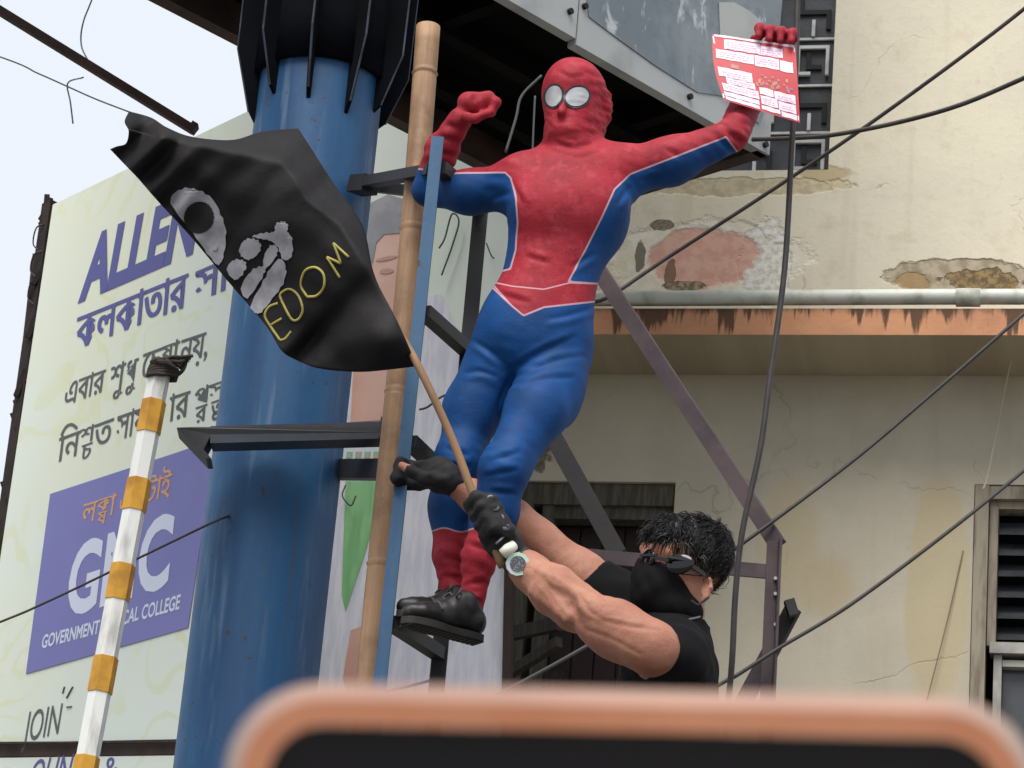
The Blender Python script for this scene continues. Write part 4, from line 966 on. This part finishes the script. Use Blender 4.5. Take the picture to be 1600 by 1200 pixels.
# leaflet in the raised hand
redp = mat('red_leaflet_print', (196, 52, 60), (184, 60, 66), 20, .5); whitep = mat('white_leaflet_print', (238, 222, 236), (226, 206, 226), 60, .5); goldp = mat('orange_leaflet_print', (206, 140, 90), (150, 100, 130), 90, .5)
LQ = [(1113, 53), (1243, 71), (1250, 192), (1131, 156)]
def lf(u, v, off=0.0):
    a = np.array(LQ, float); p = (a[0] * (1 - u) + a[1] * u) * (1 - v) + (a[3] * (1 - u) + a[2] * u) * v
    p = p + np.array([-6 * math.sin(math.pi * v) * (1 - u), 0])
    return S(p[0], p[1], -.006 - .035 * v - off - .012 * math.sin(u * 3.3 + .5) * (v ** 1.5) - .006 * math.sin(v * 3 ) )
leaf = None
mb = MB(); n = 24; V0 = [lf(i / n, j / n, o) for o in (0, -.0008) for j in range(n + 1) for i in range(n + 1)]; N2 = (n + 1) ** 2; F0 = []
for j in range(n):
    for i in range(n):
        k = j * (n + 1) + i; F0 += [(k, k + 1, k + n + 2, k + n + 1), (k + n + 1 + N2, k + n + 2 + N2, k + 1 + N2, k + N2)]
mb.add(V0, F0); leaf = mb.build('leaflet', redp, None, True); tag(leaf, 'red and white printed leaflet held up in the raised hand', 'leaflet')
def lpatch(mb, u0, v0, u1, v1, off=.0012, wav=.004):
    k = 8; vs = []
    for j in (0, 1):
        for i in range(k + 1):
            u = u0 + (u1 - u0) * i / k; v = (v0, v1)[j] + wav * math.sin(u * 37 + j * 2 + v0 * 50); vs.append(lf(u, v, off))
    mb.add(vs, [(i, i + 1, i + k + 2, i + k + 1) for i in range(k)])
mb = MB()
for r_ in ((.02, .0, .98, .03), (.0, .03, .02, .97), (.975, .03, .99, .97), (.14, .05, .57, .195), (.575, .07, .84, .195), (.04, .215, .49, .35), (.5, .215, .79, .36), (.8, .23, .955, .37), (.04, .48, .45, .62), (.12, .625, .47, .71), (.05, .72, .5, .835), (.52, .65, .69, .75), (.7, .66, .96, .77), (.52, .765, .73, .89), (.74, .785, .96, .9), (.04, .85, .49, .915), (.51, .905, .75, .965), (.765, .915, .965, .98), (.04, .925, .48, .975)): lpatch(mb, *r_)
mb.build('white_print', whitep, leaf)
mb = MB(); r5 = random.Random(9)
for (a, b, c, d) in ((.16, .07, .54, .19), (.58, .09, .81, .18), (.07, .23, .46, .33), (.51, .23, .77, .34), (.08, .52, .41, .61), (.15, .63, .43, .69), (.07, .73, .47, .81), (.73, .69, .94, .75), (.54, .78, .69, .87), (.77, .81, .94, .88)):
    v = b + .02
    while v < d:
        u = a + .01
        while u < c - .03:
            w_ = r5.uniform(.02, .06); lpatch(mb, u, v, min(u + w_, c), v + .010, .0017, .001); u += w_ + r5.uniform(.008, .02)
        v += .03
mb.build('small_print', mat('faint_pink_ink', (222, 158, 176), rough=.6), leaf)
mb = MB()
for i in range(26):
    u, v = random.uniform(.48, .95), random.uniform(.44, .6); lpatch(mb, u, v, u + .03, v + random.uniform(.02, .06), .0013, .004)
lpatch(mb, .2, .4, .3, .46, .0013)
mb.build('colour_print', goldp, leaf)

# ------------------------------------------------------------------ man in black
MY = 6.95
def Mm(px, py, d=0.0): return at(px, py, MY + d)
feet_z = Mm(1080, 1800)[2]
man = empty('person', Mm(1070, 1790), 'dark haired man in black T-shirt, black mask and sunglasses, reaching up with both arms', 'person')
MAX_ = axes(Mm(1062, 900) - Mm(1050, 1150), np.array([-1, -.25, 0]))    # rows: right, forward (photo left), up
B = Group(.045)
B.ell(Mm(1042, 1085, .02), (.155, .11, .2), MAX_); B.ell(Mm(1060, 1230, .04), (.14, .105, .2), MAX_); B.ell(Mm(1070, 1330, .05), (.155, .12, .13), MAX_)
B.cone(Mm(1040, 1030, -.13), Mm(1020, 1000, .16), .07, .07)
B.cone(Mm(1062, 1000, .03), Mm(1066, 925, .0), .062, .056)
AR = Group(.03)
# near arm
AR.chain([Mm(1020, 1014, -.16), Mm(962, 982, -.16), Mm(897, 946, -.1)], [41 * PX, 38 * PX, 31 * PX])
AR.chain([Mm(897, 948, -.1), Mm(866, 922, -.07), Mm(828, 893, -.035), Mm(806, 874, -.02)], [32 * PX, 34 * PX, 25 * PX, 21 * PX])
AR.ell(Mm(955, 972, -.2), (52 * PX, .035, 22 * PX), axes(np.array([.45, 0, .89]), CAMF)); AR.ell(Mm(1008, 1006, -.21), (48 * PX, .045, 36 * PX), axes(np.array([.3, 0, .95]), CAMF))
AR.cone(Mm(925, 940, -.19), Mm(850, 897, -.11), .016, .012); AR.cone(Mm(888, 966, -.16), Mm(838, 922, -.1), .013, .010); AR.ell(Mm(950, 1000, -.17), (46 * PX, .04, 20 * PX), axes(np.array([.45, 0, .89]), CAMF))
# far arm
AR.chain([Mm(980, 955, .17), Mm(905, 900, .2), Mm(838, 842, .2)], [44 * PX, 37 * PX, 29 * PX])
AR.chain([Mm(838, 842, .2), Mm(800, 815, .18), Mm(745, 778, .14), Mm(716, 760, .12)], [30 * PX, 32 * PX, 23 * PX, 19 * PX])
HR = Group(.03)
HX = axes(Mm(1088, 820) - Mm(1052, 960), np.array([-1, -.42, .06]))
HR.ell(Mm(1074, 874, .0), (.080, .098, .098), HX); HR.ell(Mm(1040, 912, -.01), (.062, .062, .075), HX); HR.ell(Mm(1028, 938, -.015), (.042, .045, .036), HX)
HR.cone(Mm(1012, 868, -.03), Mm(1003, 896, -.034), .011, .015); HR.cone(Mm(1008, 856, -.005), Mm(1046, 862, -.075), .014)
ER = Group(.008); ER.ell(Mm(1103, 920, -.078), (.006, .014, .026), HX); ER.chain([Mm(1098, 902, -.086), Mm(1109, 905, -.09), Mm(1111, 919, -.09), Mm(1104, 933, -.086), Mm(1098, 939, -.082)], [.004, .005, .005, .0055, .006]); ER.chain([Mm(1104, 912, -.084), Mm(1104, 924, -.084), Mm(1099, 928, -.082)], [.003, .0035, .003])
HM = Group(.010)
stA, stB = Mm(655, 575, -.06), Mm(748, 796, -.06); st_dir = unit(stB - stA)
gcen = stB + st_dir * .045
HM.ell(Mm(783, 842, -.045), (26 * PX, .032, 34 * PX), axes(Mm(760, 815) - Mm(800, 870), CAMF))
# near hand closed round the staff: fingers pass on the camera side, thumb up the staff
for i in range(4):
    c = Mm(757 + i * 8, 803 + i * 15, 0) ; L = (.9, 1, 1, .85)[i]
    HM.chain([c + (.030, -.02, -.004), c + (.016, -.098, .004), c + (-.022, -.104, .006), c + (-.036, -.070, -.004), c + (-.022 * L, -.036, -.012)], [.0125, .0125, .012, .011, .0095])
HM.chain([Mm(790, 832, -.02), Mm(772, 808, -.03), Mm(758, 796, -.028)], [.0145, .013, .011])
HM.cone(Mm(806, 874, -.02), Mm(788, 850, -.04), .033, .036)
# far hand round the blue upright
HM.ell(Mm(688, 743, .1), (30 * PX, .03, 26 * PX), axes(np.array([.5, 0, .86]), CAMF)); HM.cone(Mm(716, 760, .12), Mm(695, 746, .11), .028, .032)
for i in range(4):
    c = Mm(672 - i * 2, 728 + i * 9, .14); HM.chain([c + (.015, -.02, 0), c + (-.02, .03, .004), c + (-.062, .038, .006), c + (-.078, .0, .004)], [.0125, .0122, .0115, .010])
HM.chain([Mm(690, 752, .08), Mm(664, 748, .06), Mm(640, 735, .055), Mm(628, 727, .06)], [.016, .0135, .012, .0105])
LG = Group(.04)
for s_, dx in ((-.09, 0), (.12, 14)): LG.chain([Mm(1068 + dx, 1350, s_), Mm(1060 + dx, 1560, s_ - .03), Mm(1082 + dx, 1755, s_ + .02)], [.088, .062, .04])
GR = [B, AR, HR, ER, HM, LG]
F2_, lo2, _ = field(GR, .012, .005); P2, Q2 = surfnet(F2_, lo2, .005, 2); N2_ = vnormals(P2, Q2); q2 = project(P2)
veins = near(P2, Mm(880, 930, -.1), .14)
def vein(pl_):
    d = np.full(len(q2), 1e9); c = spline([np.array(a + (0,), float) for a in pl_], 8)[:, :2]
    for a, b in zip(c[:-1], c[1:]):
        e = b - a; t = np.clip(((q2 - a) @ e) / (e @ e), 0, 1); d = np.minimum(d, np.linalg.norm(q2 - a - t[:, None] * e, axis=1))
    return np.exp(-(d / 3.6) ** 2) * (N2_[:, 1] < .1) * (P2[:, 1] < MY + .06)
vmap = sum(vein(v_) for v_ in ([(822, 880), (846, 894), (872, 903), (896, 926), (930, 940), (962, 946)], [(826, 893), (850, 912), (868, 934), (884, 956), (902, 968)], [(852, 898), (866, 914), (890, 918), (905, 938)], [(872, 940), (894, 940), (920, 962), (960, 968), (1000, 974)], [(840, 912), (856, 932), (880, 972)]))
vgro = sum(vein(v_) for v_ in ([(905, 930), (930, 962), (980, 978), (1030, 984)], [(918, 985), (955, 998), (1000, 1022)]))
P2 = P2 + N2_ * (.0016 * np.minimum(vmap, 1) - .0024 * np.minimum(vgro, 1) + .0015 * veins * wob(P2 @ np.array([[.6, 0, .5], [0, 1, 0], [-.5, 0, 2.0]]), 70, 9) + .0006 * wob(P2, 50, 10))[:, None]
def skin_material():
    t = NT('warm_skin'); v = t.objco(); n = t.noise(v, 7, 5); n2 = t.noise(v, 120, 3)
    col = t.mix(t.step(n, .35, .68), lin((172, 122, 100)), lin((150, 98, 80))); col = t.mix(t.math('MULTIPLY', t.step(n2, .5, .75), .25), col, lin((132, 82, 68)))
    t.b.inputs['Subsurface Weight'].default_value = .12; t.b.inputs['Subsurface Radius'].default_value = (.01, .004, .002); t.b.inputs['Subsurface Scale'].default_value = .6
    t.bump(t.math('ADD', n2, t.noise(v, 30, 4)), .25, .004); return t.done(col, .6, spec=.35)
skin = skin_material()
trs = mat('black_trousers', (24, 24, 27), (32, 32, 36), 8, .85, bump=.2)
fc_z = P2[Q2].mean(1)[:, 2]; hipz = Mm(1068, 1270)[2]
netmesh('body', P2, Q2, [skin, trs], man, midx=(fc_z < hipz).astype(int))
black_cloth = mat('black_cotton', (15, 15, 17), (22, 21, 24), 7, .92, bump=.25, bscale=90, bdist=.002, spec=.15)
def cloth(name, groups, grow, clip, m, par, seed, amp=.003, f=40, cut=None):
    F, l, ax = field(groups, .012, .005, .05, grow, None)
    if cut is not None:
        X = np.stack(np.meshgrid(*ax, indexing='ij'), -1); C_ = cut(X.reshape(-1, 3)).reshape(F.shape); F = np.maximum(F, C_.astype(np.float32))
    P, Q = surfnet(F, l, .005, 2); N = vnormals(P, Q); P = P + N * (amp * wob(P, f, seed))[:, None]
    return netmesh(name, P, Q, m, par)
def halfspace(p, n):      # negative on the kept side (-n)
    n = unit(n); return lambda X: (X - p) @ n
SH = Group(.045); SH.p = [p for p in B.p]
SH.p[3] = ('c', Mm(1052, 1030, -.12), Mm(1020, 1000, .16), .078, .075)
SL = Group(.03); SL.chain([Mm(1000, 970, .17), Mm(922, 915, .2)], [48 * PX, 42 * PX])
nc0 = halfspace(Mm(1058, 972), Mm(1066, 880) - Mm(1056, 990)); neck_cut = lambda X: np.where(np.linalg.norm(X - Mm(1064, 945), axis=1) < .105, nc0(X), -1.0); sl_cut = halfspace(Mm(924, 912, .2), Mm(838, 842, .2) - Mm(980, 955, .17)); hem_cut = halfspace(Mm(1068, 1345), (0, 0, -1.0))
cloth('t_shirt', [SH, SL], .010, None, black_cloth, man, 12, .0032, 34, lambda X: np.maximum(np.maximum(neck_cut(X), sl_cut(X)), hem_cut(X)))
NE = Group(.02); ncol = [Mm(1020, 966, -.06), Mm(1050, 972, -.09), Mm(1085, 966, -.075), Mm(1096, 962, -.03)]
mb = MB(); mb.tube(spline(ncol, 6), .0032, 7); mb.build('neck_chain', mat('dull_grey_chain', (120, 112, 110), rough=.4, metal=.5), man, True)
# face mask: lower face only, strap to the ear
fwd = np.array([-1, -.42, .06])
mk_up = unit(Mm(1012, 884) - Mm(1010, 950)); 
mask_top = halfspace(Mm(1030, 893), Mm(1066, 826) - Mm(1030, 893)); mask_back = halfspace(Mm(1066, 922), Mm(1128, 872) - Mm(1066, 922))
MK = Group(.03); MK.p = list(HR.p[:4]); MK.ell(Mm(1018, 918, -.025), (.05, .04, .055), HX); MK.ell(Mm(1060, 955, -.02), (.06, .055, .035), HX)
cloth('face_mask', [MK], .007, None, black_cloth, man, 15, .0016, 60, lambda X: np.maximum(mask_top(X), mask_back(X)))
mb = MB(); mb.tube(spline([Mm(1080, 938, -.088), Mm(1090, 945, -.088), Mm(1098, 940, -.09), Mm(1108, 932, -.09)], 5), .0028, 6); mb.tube(spline([Mm(1058, 896, -.09), Mm(1080, 898, -.095), Mm(1102, 900, -.094), Mm(1112, 906, -.09)], 5), .0022, 6); mb.build('mask_strap', mat('dark_strap', (40, 38, 38), rough=.7), man, True)
# sunglasses
gl = mat('black_sunglass', (8, 8, 9), rough=.06, spec=.5); gm_black = mat('black_glasses_frame', (14, 14, 15), rough=.35)
g0, g1 = Mm(1012, 873, -.058), Mm(1062, 881, -.113)
GS = Group(.006)
GS.ell(g0, (.030, .008, .025), axes((0, 0, 1), np.array([-.8, -.55, -.05]))); GS.ell(g1, (.038, .008, .027), axes((0, 0, 1), np.array([-.42, -.88, -.05])))
fg, lg, _ = field([GS], .004, .003); Pg, Qg = surfnet(fg, lg, .003, 2); sg_ = netmesh('sunglasses', Pg, Qg, gl, man)
mb = MB(); mb.beam(Mm(1024, 871, -.084), Mm(1046, 876, -.116), .006, .008); mb.beam(Mm(1076, 881, -.118), Mm(1104, 900, -.098), .005, .011); mb.beam(Mm(1000, 868, -.06), Mm(1026, 867, -.088), .004, .006); mb.beam(Mm(1042, 870, -.118), Mm(1082, 876, -.128), .004, .006)
mb.build('glasses_frame', gm_black, sg_)
# gloves and watch
gm_ = mat('black_glove', (18, 17, 19), (34, 33, 36), 14, .8, bump=.5, bscale=60, lo=.5, hi=.68)
tipcut = lambda X: -np.minimum(np.linalg.norm(X - Mm(628, 727, .06), axis=1) - .026, np.inf)
cloth('glove', [HM], .0045, None, gm_, man, 20, .0016, 80, tipcut)
wc = Mm(808, 882, -.075); wn = unit(np.array([.12, -.95, -.15])); wa, wb = frame(wn)
def disc(mb, c, n, r, th, k=28): a, b = frame(n); mb.prism([c + r * (a * math.cos(t) + b * math.sin(t)) for t in np.linspace(0, 2 * math.pi, k, endpoint=False)], unit(n) * th)
mb = MB(); av = unit(Mm(806, 874, -.02) - Mm(866, 922, -.07)); a_, b_ = frame(av); cc = Mm(813, 880, -.025); vs = []
for q_k, rr in ((-.014, .046), (-.012, .049), (.012, .048), (.014, .045)):
    for t in np.linspace(0, 2 * math.pi, 32, endpoint=False): vs.append(cc + av * q_k + rr * (a_ * math.cos(t) + b_ * math.sin(t)) * .88)
mb.add(vs, [(i * 32 + j, i * 32 + (j + 1) % 32, (i + 1) * 32 + (j + 1) % 32, (i + 1) * 32 + j) for i in range(3) for j in range(32)])
wt = mb.build('watch_strap', gm_, man, True)
mb = MB(); disc(mb, wc, wn, .0295, .012, 12); mb.build('watch_case', mat('pearly_white_bezel', (218, 204, 226), (190, 224, 206), 30, .3), wt)
mb = MB(); disc(mb, wc + wn * .0105, wn, .0195, .004); dface = mb.build('watch_face', mat('grey_watch_face', (84, 86, 90), (150, 154, 160), 220, .3, lo=.55, hi=.62), wt)
mb = MB(); k = [Mm(785, 866, -.094), Mm(803, 852, -.088)]; mb.tube([k[0], k[0] * .5 + k[1] * .5 + (0, -.004, 0), k[1]], [.0135, .015, .0135], 10); mb.build('glove_tag', mat('white_rubber_tag', (222, 222, 206), rough=.4), man, True)
mb = MB()
for i in range(4): disc(mb, Mm(757 + i * 8, 803 + i * 15, 0) + (.012, -.112, .004), (0, -1, .1), .009, .005, 8)
for a, b in (((762, 800), (778, 812)), ((764, 822), (784, 818)), ((775, 850), (790, 836)), ((778, 812), (800, 826))): mb.tube([Mm(*a, -.105), Mm((a[0] + b[0]) / 2, (a[1] + b[1]) / 2, -.106), Mm(*b, -.09)], .0028, 6)
mb.build('glove_stitching', mat('grey_glove_trim', (112, 112, 118), rough=.6), man, True)
# hair: a shell and loose wavy locks
HB = Group(.03); HB.ell(Mm(1074, 864, .01), (.085, .098, .092), HX); HB.ell(Mm(1098, 866, .0), (.078, .062, .076), HX); HB.ell(Mm(1048, 842, -.01), (.072, .056, .036), HX)
hair_m = mat('black_hair', (11, 10, 11), (22, 20, 21), 40, .4, bump=.5, bscale=120, bdist=.004, stretch=(1, 1, .5), spec=.3)
hcut = halfspace(Mm(1058, 880, -.05), Mm(1030, 930, -.05) - Mm(1062, 845, -.05))
Fh, lh, axh = field([HB], .01, .005, .04, 0); Xh = np.stack(np.meshgrid(*axh, indexing='ij'), -1).reshape(-1, 3); Fh = np.maximum(Fh, hcut(Xh).reshape(Fh.shape).astype(np.float32))
Ph, Qh = surfnet(Fh, lh, .005, 2); Nh = vnormals(Ph, Qh); Ph = Ph + Nh * (.007 * wob(Ph, 34, 22) + .004 * np.abs(wob(Ph @ np.array([[1, 0, .4], [0, 1, 0], [-.4, 0, .5]]), 90, 23)))[:, None]
hair = netmesh('hair', Ph, Qh, hair_m, man)
mb = MB(); hc = Mm(1080, 868); pick = np.random.RandomState(3).choice(len(Ph), 3600, False); r3 = random.Random(4)
for i in pick:
    p, nn = Ph[i], Nh[i]
    if nn[1] > .6: continue
    up = HX[2]; flow = unit(np.cross(nn, np.cross(-up + HX[1] * .5 + np.array([.5 * math.sin(p[0] * 40 + p[2] * 25) + r3.uniform(-.25, .25), r3.uniform(-.3, .3), .3 * math.sin(p[2] * 50 + p[0] * 30) + r3.uniform(-.2, .3)]), nn))); side = np.cross(flow, nn)
    L = r3.uniform(.022, .046); cv = r3.uniform(-.005, .005); lift = r3.uniform(.0, .0045) if r3.random() < .93 else r3.uniform(.006, .012)
    pts = [p - nn * .004, p + flow * L * .35 + nn * lift + side * cv, p + flow * L * .7 + nn * lift * .9 - side * cv * .6, p + flow * L + nn * (lift * .3) + side * cv]
    mb.tube(spline(pts, 3), list(np.linspace(.0013, .0003, 10)), 5, caps=False)
for px, py, d, qx, qy in ((1040, 832, -.06, 1006, 862), (1032, 828, -.03, 1000, 846), (1050, 836, -.08, 1020, 860), (1046, 840, -.08, 1038, 872), (1060, 845, -.09, 1056, 876), (1072, 850, -.095, 1080, 890), (1095, 868, -.09, 1104, 908), (1060, 822, -.05, 1018, 826)):
    for k in range(9):
        j = lambda s: r3.uniform(-s, s); a = Mm(px + j(7), py + j(5), d + j(.012)); e = Mm(qx + j(9), qy + j(7), d + j(.012)); m_ = (a + e) / 2 + np.array([j(.006), -.012, .012 + j(.006)])
        mb.tube(spline([a, m_, e], 4), list(np.linspace(.0026, .0005, 9)), 5, caps=False)
mb.build('hair_lock', hair_m, man, True)
# his shoes and the bar he stands on (below the frame)
for s_, dx in ((-.09, 0), (.12, 14)): shoe(Mm(1088 + dx, 1815, s_ + .02), np.array([-1, -.2, 0]), man, .27)
zf = Mm(1095, 1815)[2] - .03
mb = MB(); mb.beam(np.array([at(700, 1800, 7.2)[0], MY + .03, zf - .03]), np.array([at(1500, 1800, 7.2)[0], MY + .03, zf - .03]), .34, .05); pk = mb.build('foot_plank', wood)
tag(pk, 'dark wooden plank under the feet of the man in black', 'plank')
mb = MB()
for x in (at(720, 1800, 7.2)[0], at(1480, 1800, 7.2)[0]): mb.beam((x, MY + .03, 0), (x, MY + .03, zf - .056), .06, .06, (0, 1, 0))
mb.build('plank_leg', dkp, pk)

# ================================================================== FLAG
FY = 6.9
fold_line = np.array([(250, 215), (300, 228), (370, 240), (440, 256), (462, 282), (478, 312), (530, 352), (580, 430), (620, 500)], float)
def fold_s(px, py):     # distance above/right of the fold, in photo pixels
    q = np.array([px, py], float); best = 1e9; sg = 1
    for i in range(len(fold_line) - 1):
        a, b = fold_line[i], fold_line[i + 1]; e = b - a; t = np.clip(np.dot(q - a, e) / (e @ e), 0, 1); d = q - a - t * e; L = np.linalg.norm(d)
        if L < best: best = L; sg = 1 if e[0] * d[1] - e[1] * d[0] < 0 else -1
    return best * sg
def fdepth(px, py):
    s = fold_s(px, py); d = .0
    d += .0030 * max(s, 0) * (1 - math.exp(-max(s, 0) / 8)) 
    d += .0007 * max(-s, 0)
    d += -.09 * math.exp(-(((px - 590) / 58) ** 2 + ((py - 530) / 44) ** 2))
    d += .05 * math.exp(-(((px - 505) * .75 + (py - 515) * .65) / 16) ** 2) * math.exp(-((py - 530) / 70) ** 2)
    d += .014 * math.sin((px * .6 - py) * .021) + .005 * math.sin((px + py * .8) * .033 + 1) + .0022 * math.sin(px * .085 + py * .05 + 2.5 * math.sin(py * .024)) + .0016 * math.sin(py * .1 - px * .03 + 2 * math.sin(px * .03))
    d += .022 * math.sin((px + py) * .09) * math.exp(-((px - 230) / 60) ** 2)
    return d
def fp(px, py, off=0.0): return at(px, py, FY + fdepth(px, py) - off)
right = spline([np.array(p + (0,), float) for p in [(652, 572), (622, 505), (585, 430), (566, 352), (520, 285), (466, 201)]], 12)
left = spline([np.array(p + (0,), float) for p in [(172, 233), (182, 229), (197, 224), (201, 205), (195, 190), (202, 174)]], 12)
top = spline([np.array(p + (0,), float) for p in [(466, 201), (410, 206), (362, 219), (300, 214), (262, 200), (236, 184), (202, 174)]], 12)
bot = spline([np.array(p + (0,), float) for p in [(652, 572), (610, 577), (560, 581), (500, 576), (462, 562), (440, 548), (420, 515), (395, 484), (360, 444), (300, 372), (250, 318), (215, 278), (190, 252), (172, 233)]], 10)
def samp(c, t): x = t * (len(c) - 1); i = np.minimum(x.astype(int), len(c) - 2); f = (x - i)[:, None]; return c[i] * (1 - f) + c[i + 1] * f
nu, nv = 110, 70
U_, V_ = np.linspace(0, 1, nu + 1), np.linspace(0, 1, nv + 1)     # u: hoist to fly, v: bottom to top
Bt, Tp, Rt, Lf = samp(bot, U_), samp(top, U_), samp(right, V_), samp(left, V_)
G_ = np.zeros((nv + 1, nu + 1, 2))
for j, v in enumerate(V_):
    for i, u in enumerate(U_):
        c = (1 - v) * Bt[i] + v * Tp[i] + (1 - u) * Rt[j] + u * Lf[j] - ((1 - u) * (1 - v) * Rt[0] + u * (1 - v) * Lf[0] + (1 - u) * v * Rt[-1] + u * v * Lf[-1]); G_[j, i] = c[:2]
mb = MB(); mb.add([fp(*G_[j, i]) for j in range(nv + 1) for i in range(nu + 1)], [(j * (nu + 1) + i, j * (nu + 1) + i + 1, (j + 1) * (nu + 1) + i + 1, (j + 1) * (nu + 1) + i) for j in range(nv) for i in range(nu)])
flag = empty('flag', stB, 'black hand painted skull flag flying from a thin wooden stick', 'flag')
def flag_mat():
    t = NT('black_flag_cloth'); v = t.objco(); n = t.noise(v, 14, 5); t.bump(t.math('ADD', t.noise(v, 26, 4), t.math('MULTIPLY', t.noise(v, 420, 2), .2)), .35, .006)
    return t.done(t.mix(t.step(n, .35, .65), lin((15, 12, 15)), lin((21, 18, 21))), .7, spec=.3)
fo = mb.build('cloth', flag_mat(), flag, True)
so_ = fo.modifiers.new('thickness', 'SOLIDIFY'); so_.thickness = .0015; so_.offset = 0
stick_m = mat('brown_stick_wood', (142, 110, 80), (112, 84, 60), 9, .75, bump=.3, stretch=(1, 1, .3))
mb = MB(); k = [stB + st_dir * .16, stB, (stA + stB) / 2 + np.array([.008, 0, 0]), stA]; kk = [at(598, 470, FY + .16), at(520, 320, FY + .22), at(466, 226, FY + .26)]
pts = spline(k + kk, 8); mb.tube(pts, list(np.linspace(.0115, .0085, len(pts))), 10); mb.build('staff', stick_m, flag, True)
bone = mat('white_flag_paint', (168, 166, 172), (140, 138, 146), 20, .7); ink = mat('black_flag_paint', (16, 14, 17), rough=.75); ylw = mat('yellow_flag_paint', (178, 168, 84), (140, 130, 66), 24, .7); brn = mat('brown_flag_paint', (92, 74, 66), (66, 54, 52), 18, .75)
def soft(p_, n=4): q = [np.array(a + (0,), float) for a in p_]; c = spline([q[-1]] + q + [q[0], q[1]], n)[n:-n - 1]; return [tuple(a[:2] + np.array([1.1 * math.sin(i * 2.3), 1.1 * math.cos(i * 3.1)])) for i, a in enumerate(c)]
def paint(name, polys, m, off, par=fo):
    mb = MB()
    for pl_ in [soft(list(map(tuple, w_))) for w_ in polys]: V2, F3 = finemesh2d(pl_, 7); mb.add([fp(x, y, off) for x, y in V2], F3)
    return mb.build(name, m, par, True)
skull = [(266, 316), (284, 295), (310, 297), (332, 311), (345, 335), (353, 362), (350, 396), (341, 414), (324, 396), (300, 362)]
paint('painted_skull', [skull], bone, .004); paint('eye_socket', [oval(311, 340, 23, 25, .3)], ink, .0062); paint('nose_hole', [oval(333, 386, 8, 6, .6)], ink, .0062)
jaw = [[(374, 388), (384, 374), (400, 374), (408, 384), (402, 398), (388, 406), (377, 400)], [(354, 420), (366, 406), (382, 408), (384, 420), (372, 436), (362, 434)], [(411, 406), (420, 386), (430, 383), (434, 392), (428, 406), (414, 420)], [(376, 450), (392, 424), (408, 416), (414, 424), (402, 446), (386, 466)], [(392, 476), (408, 446), (422, 420), (438, 404), (447, 420), (442, 444), (426, 466), (408, 488), (398, 488)]]
paint('painted_teeth', jaw, bone, .004)
paint('painted_bone', [[(394, 369), (412, 364), (428, 362), (431, 350), (442, 346), (450, 352), (449, 362), (456, 372), (457, 396), (450, 406), (441, 404), (435, 388), (424, 377), (408, 373)]], bone, .0042)
def strokes(lst, m, name, w_=.0036):
    mb = MB()
    for s in lst:
        sp_ = spline([np.array(p + (0,), float) for p in s], 8) if len(s) > 2 else np.linspace(np.array(s[0] + (0,), float), np.array(s[1] + (0,), float), 8)
        mb.tube([fp(p[0], p[1], .0008) for p in sp_], w_, 6)
    return mb.build(name, m, fo, True)
strokes([[(434, 474), (420, 480), (414, 494), (424, 512), (438, 532)], [(423, 508), (440, 498)], [(438, 532), (446, 529), (455, 518)]], ylw, 'lettering')
strokes([[(440, 470), (455, 498), (466, 499), (473, 484), (466, 462), (452, 452), (438, 460), (441, 472)]], ylw, 'lettering')
strokes([[(480, 464), (470, 446), (476, 424), (492, 418), (505, 428), (506, 448), (495, 462), (480, 464)]], ylw, 'lettering')
strokes([[(531, 434), (511, 402)], [(511, 402), (533, 412)], [(533, 412), (521, 380)], [(521, 380), (545, 402)]], ylw, 'lettering')
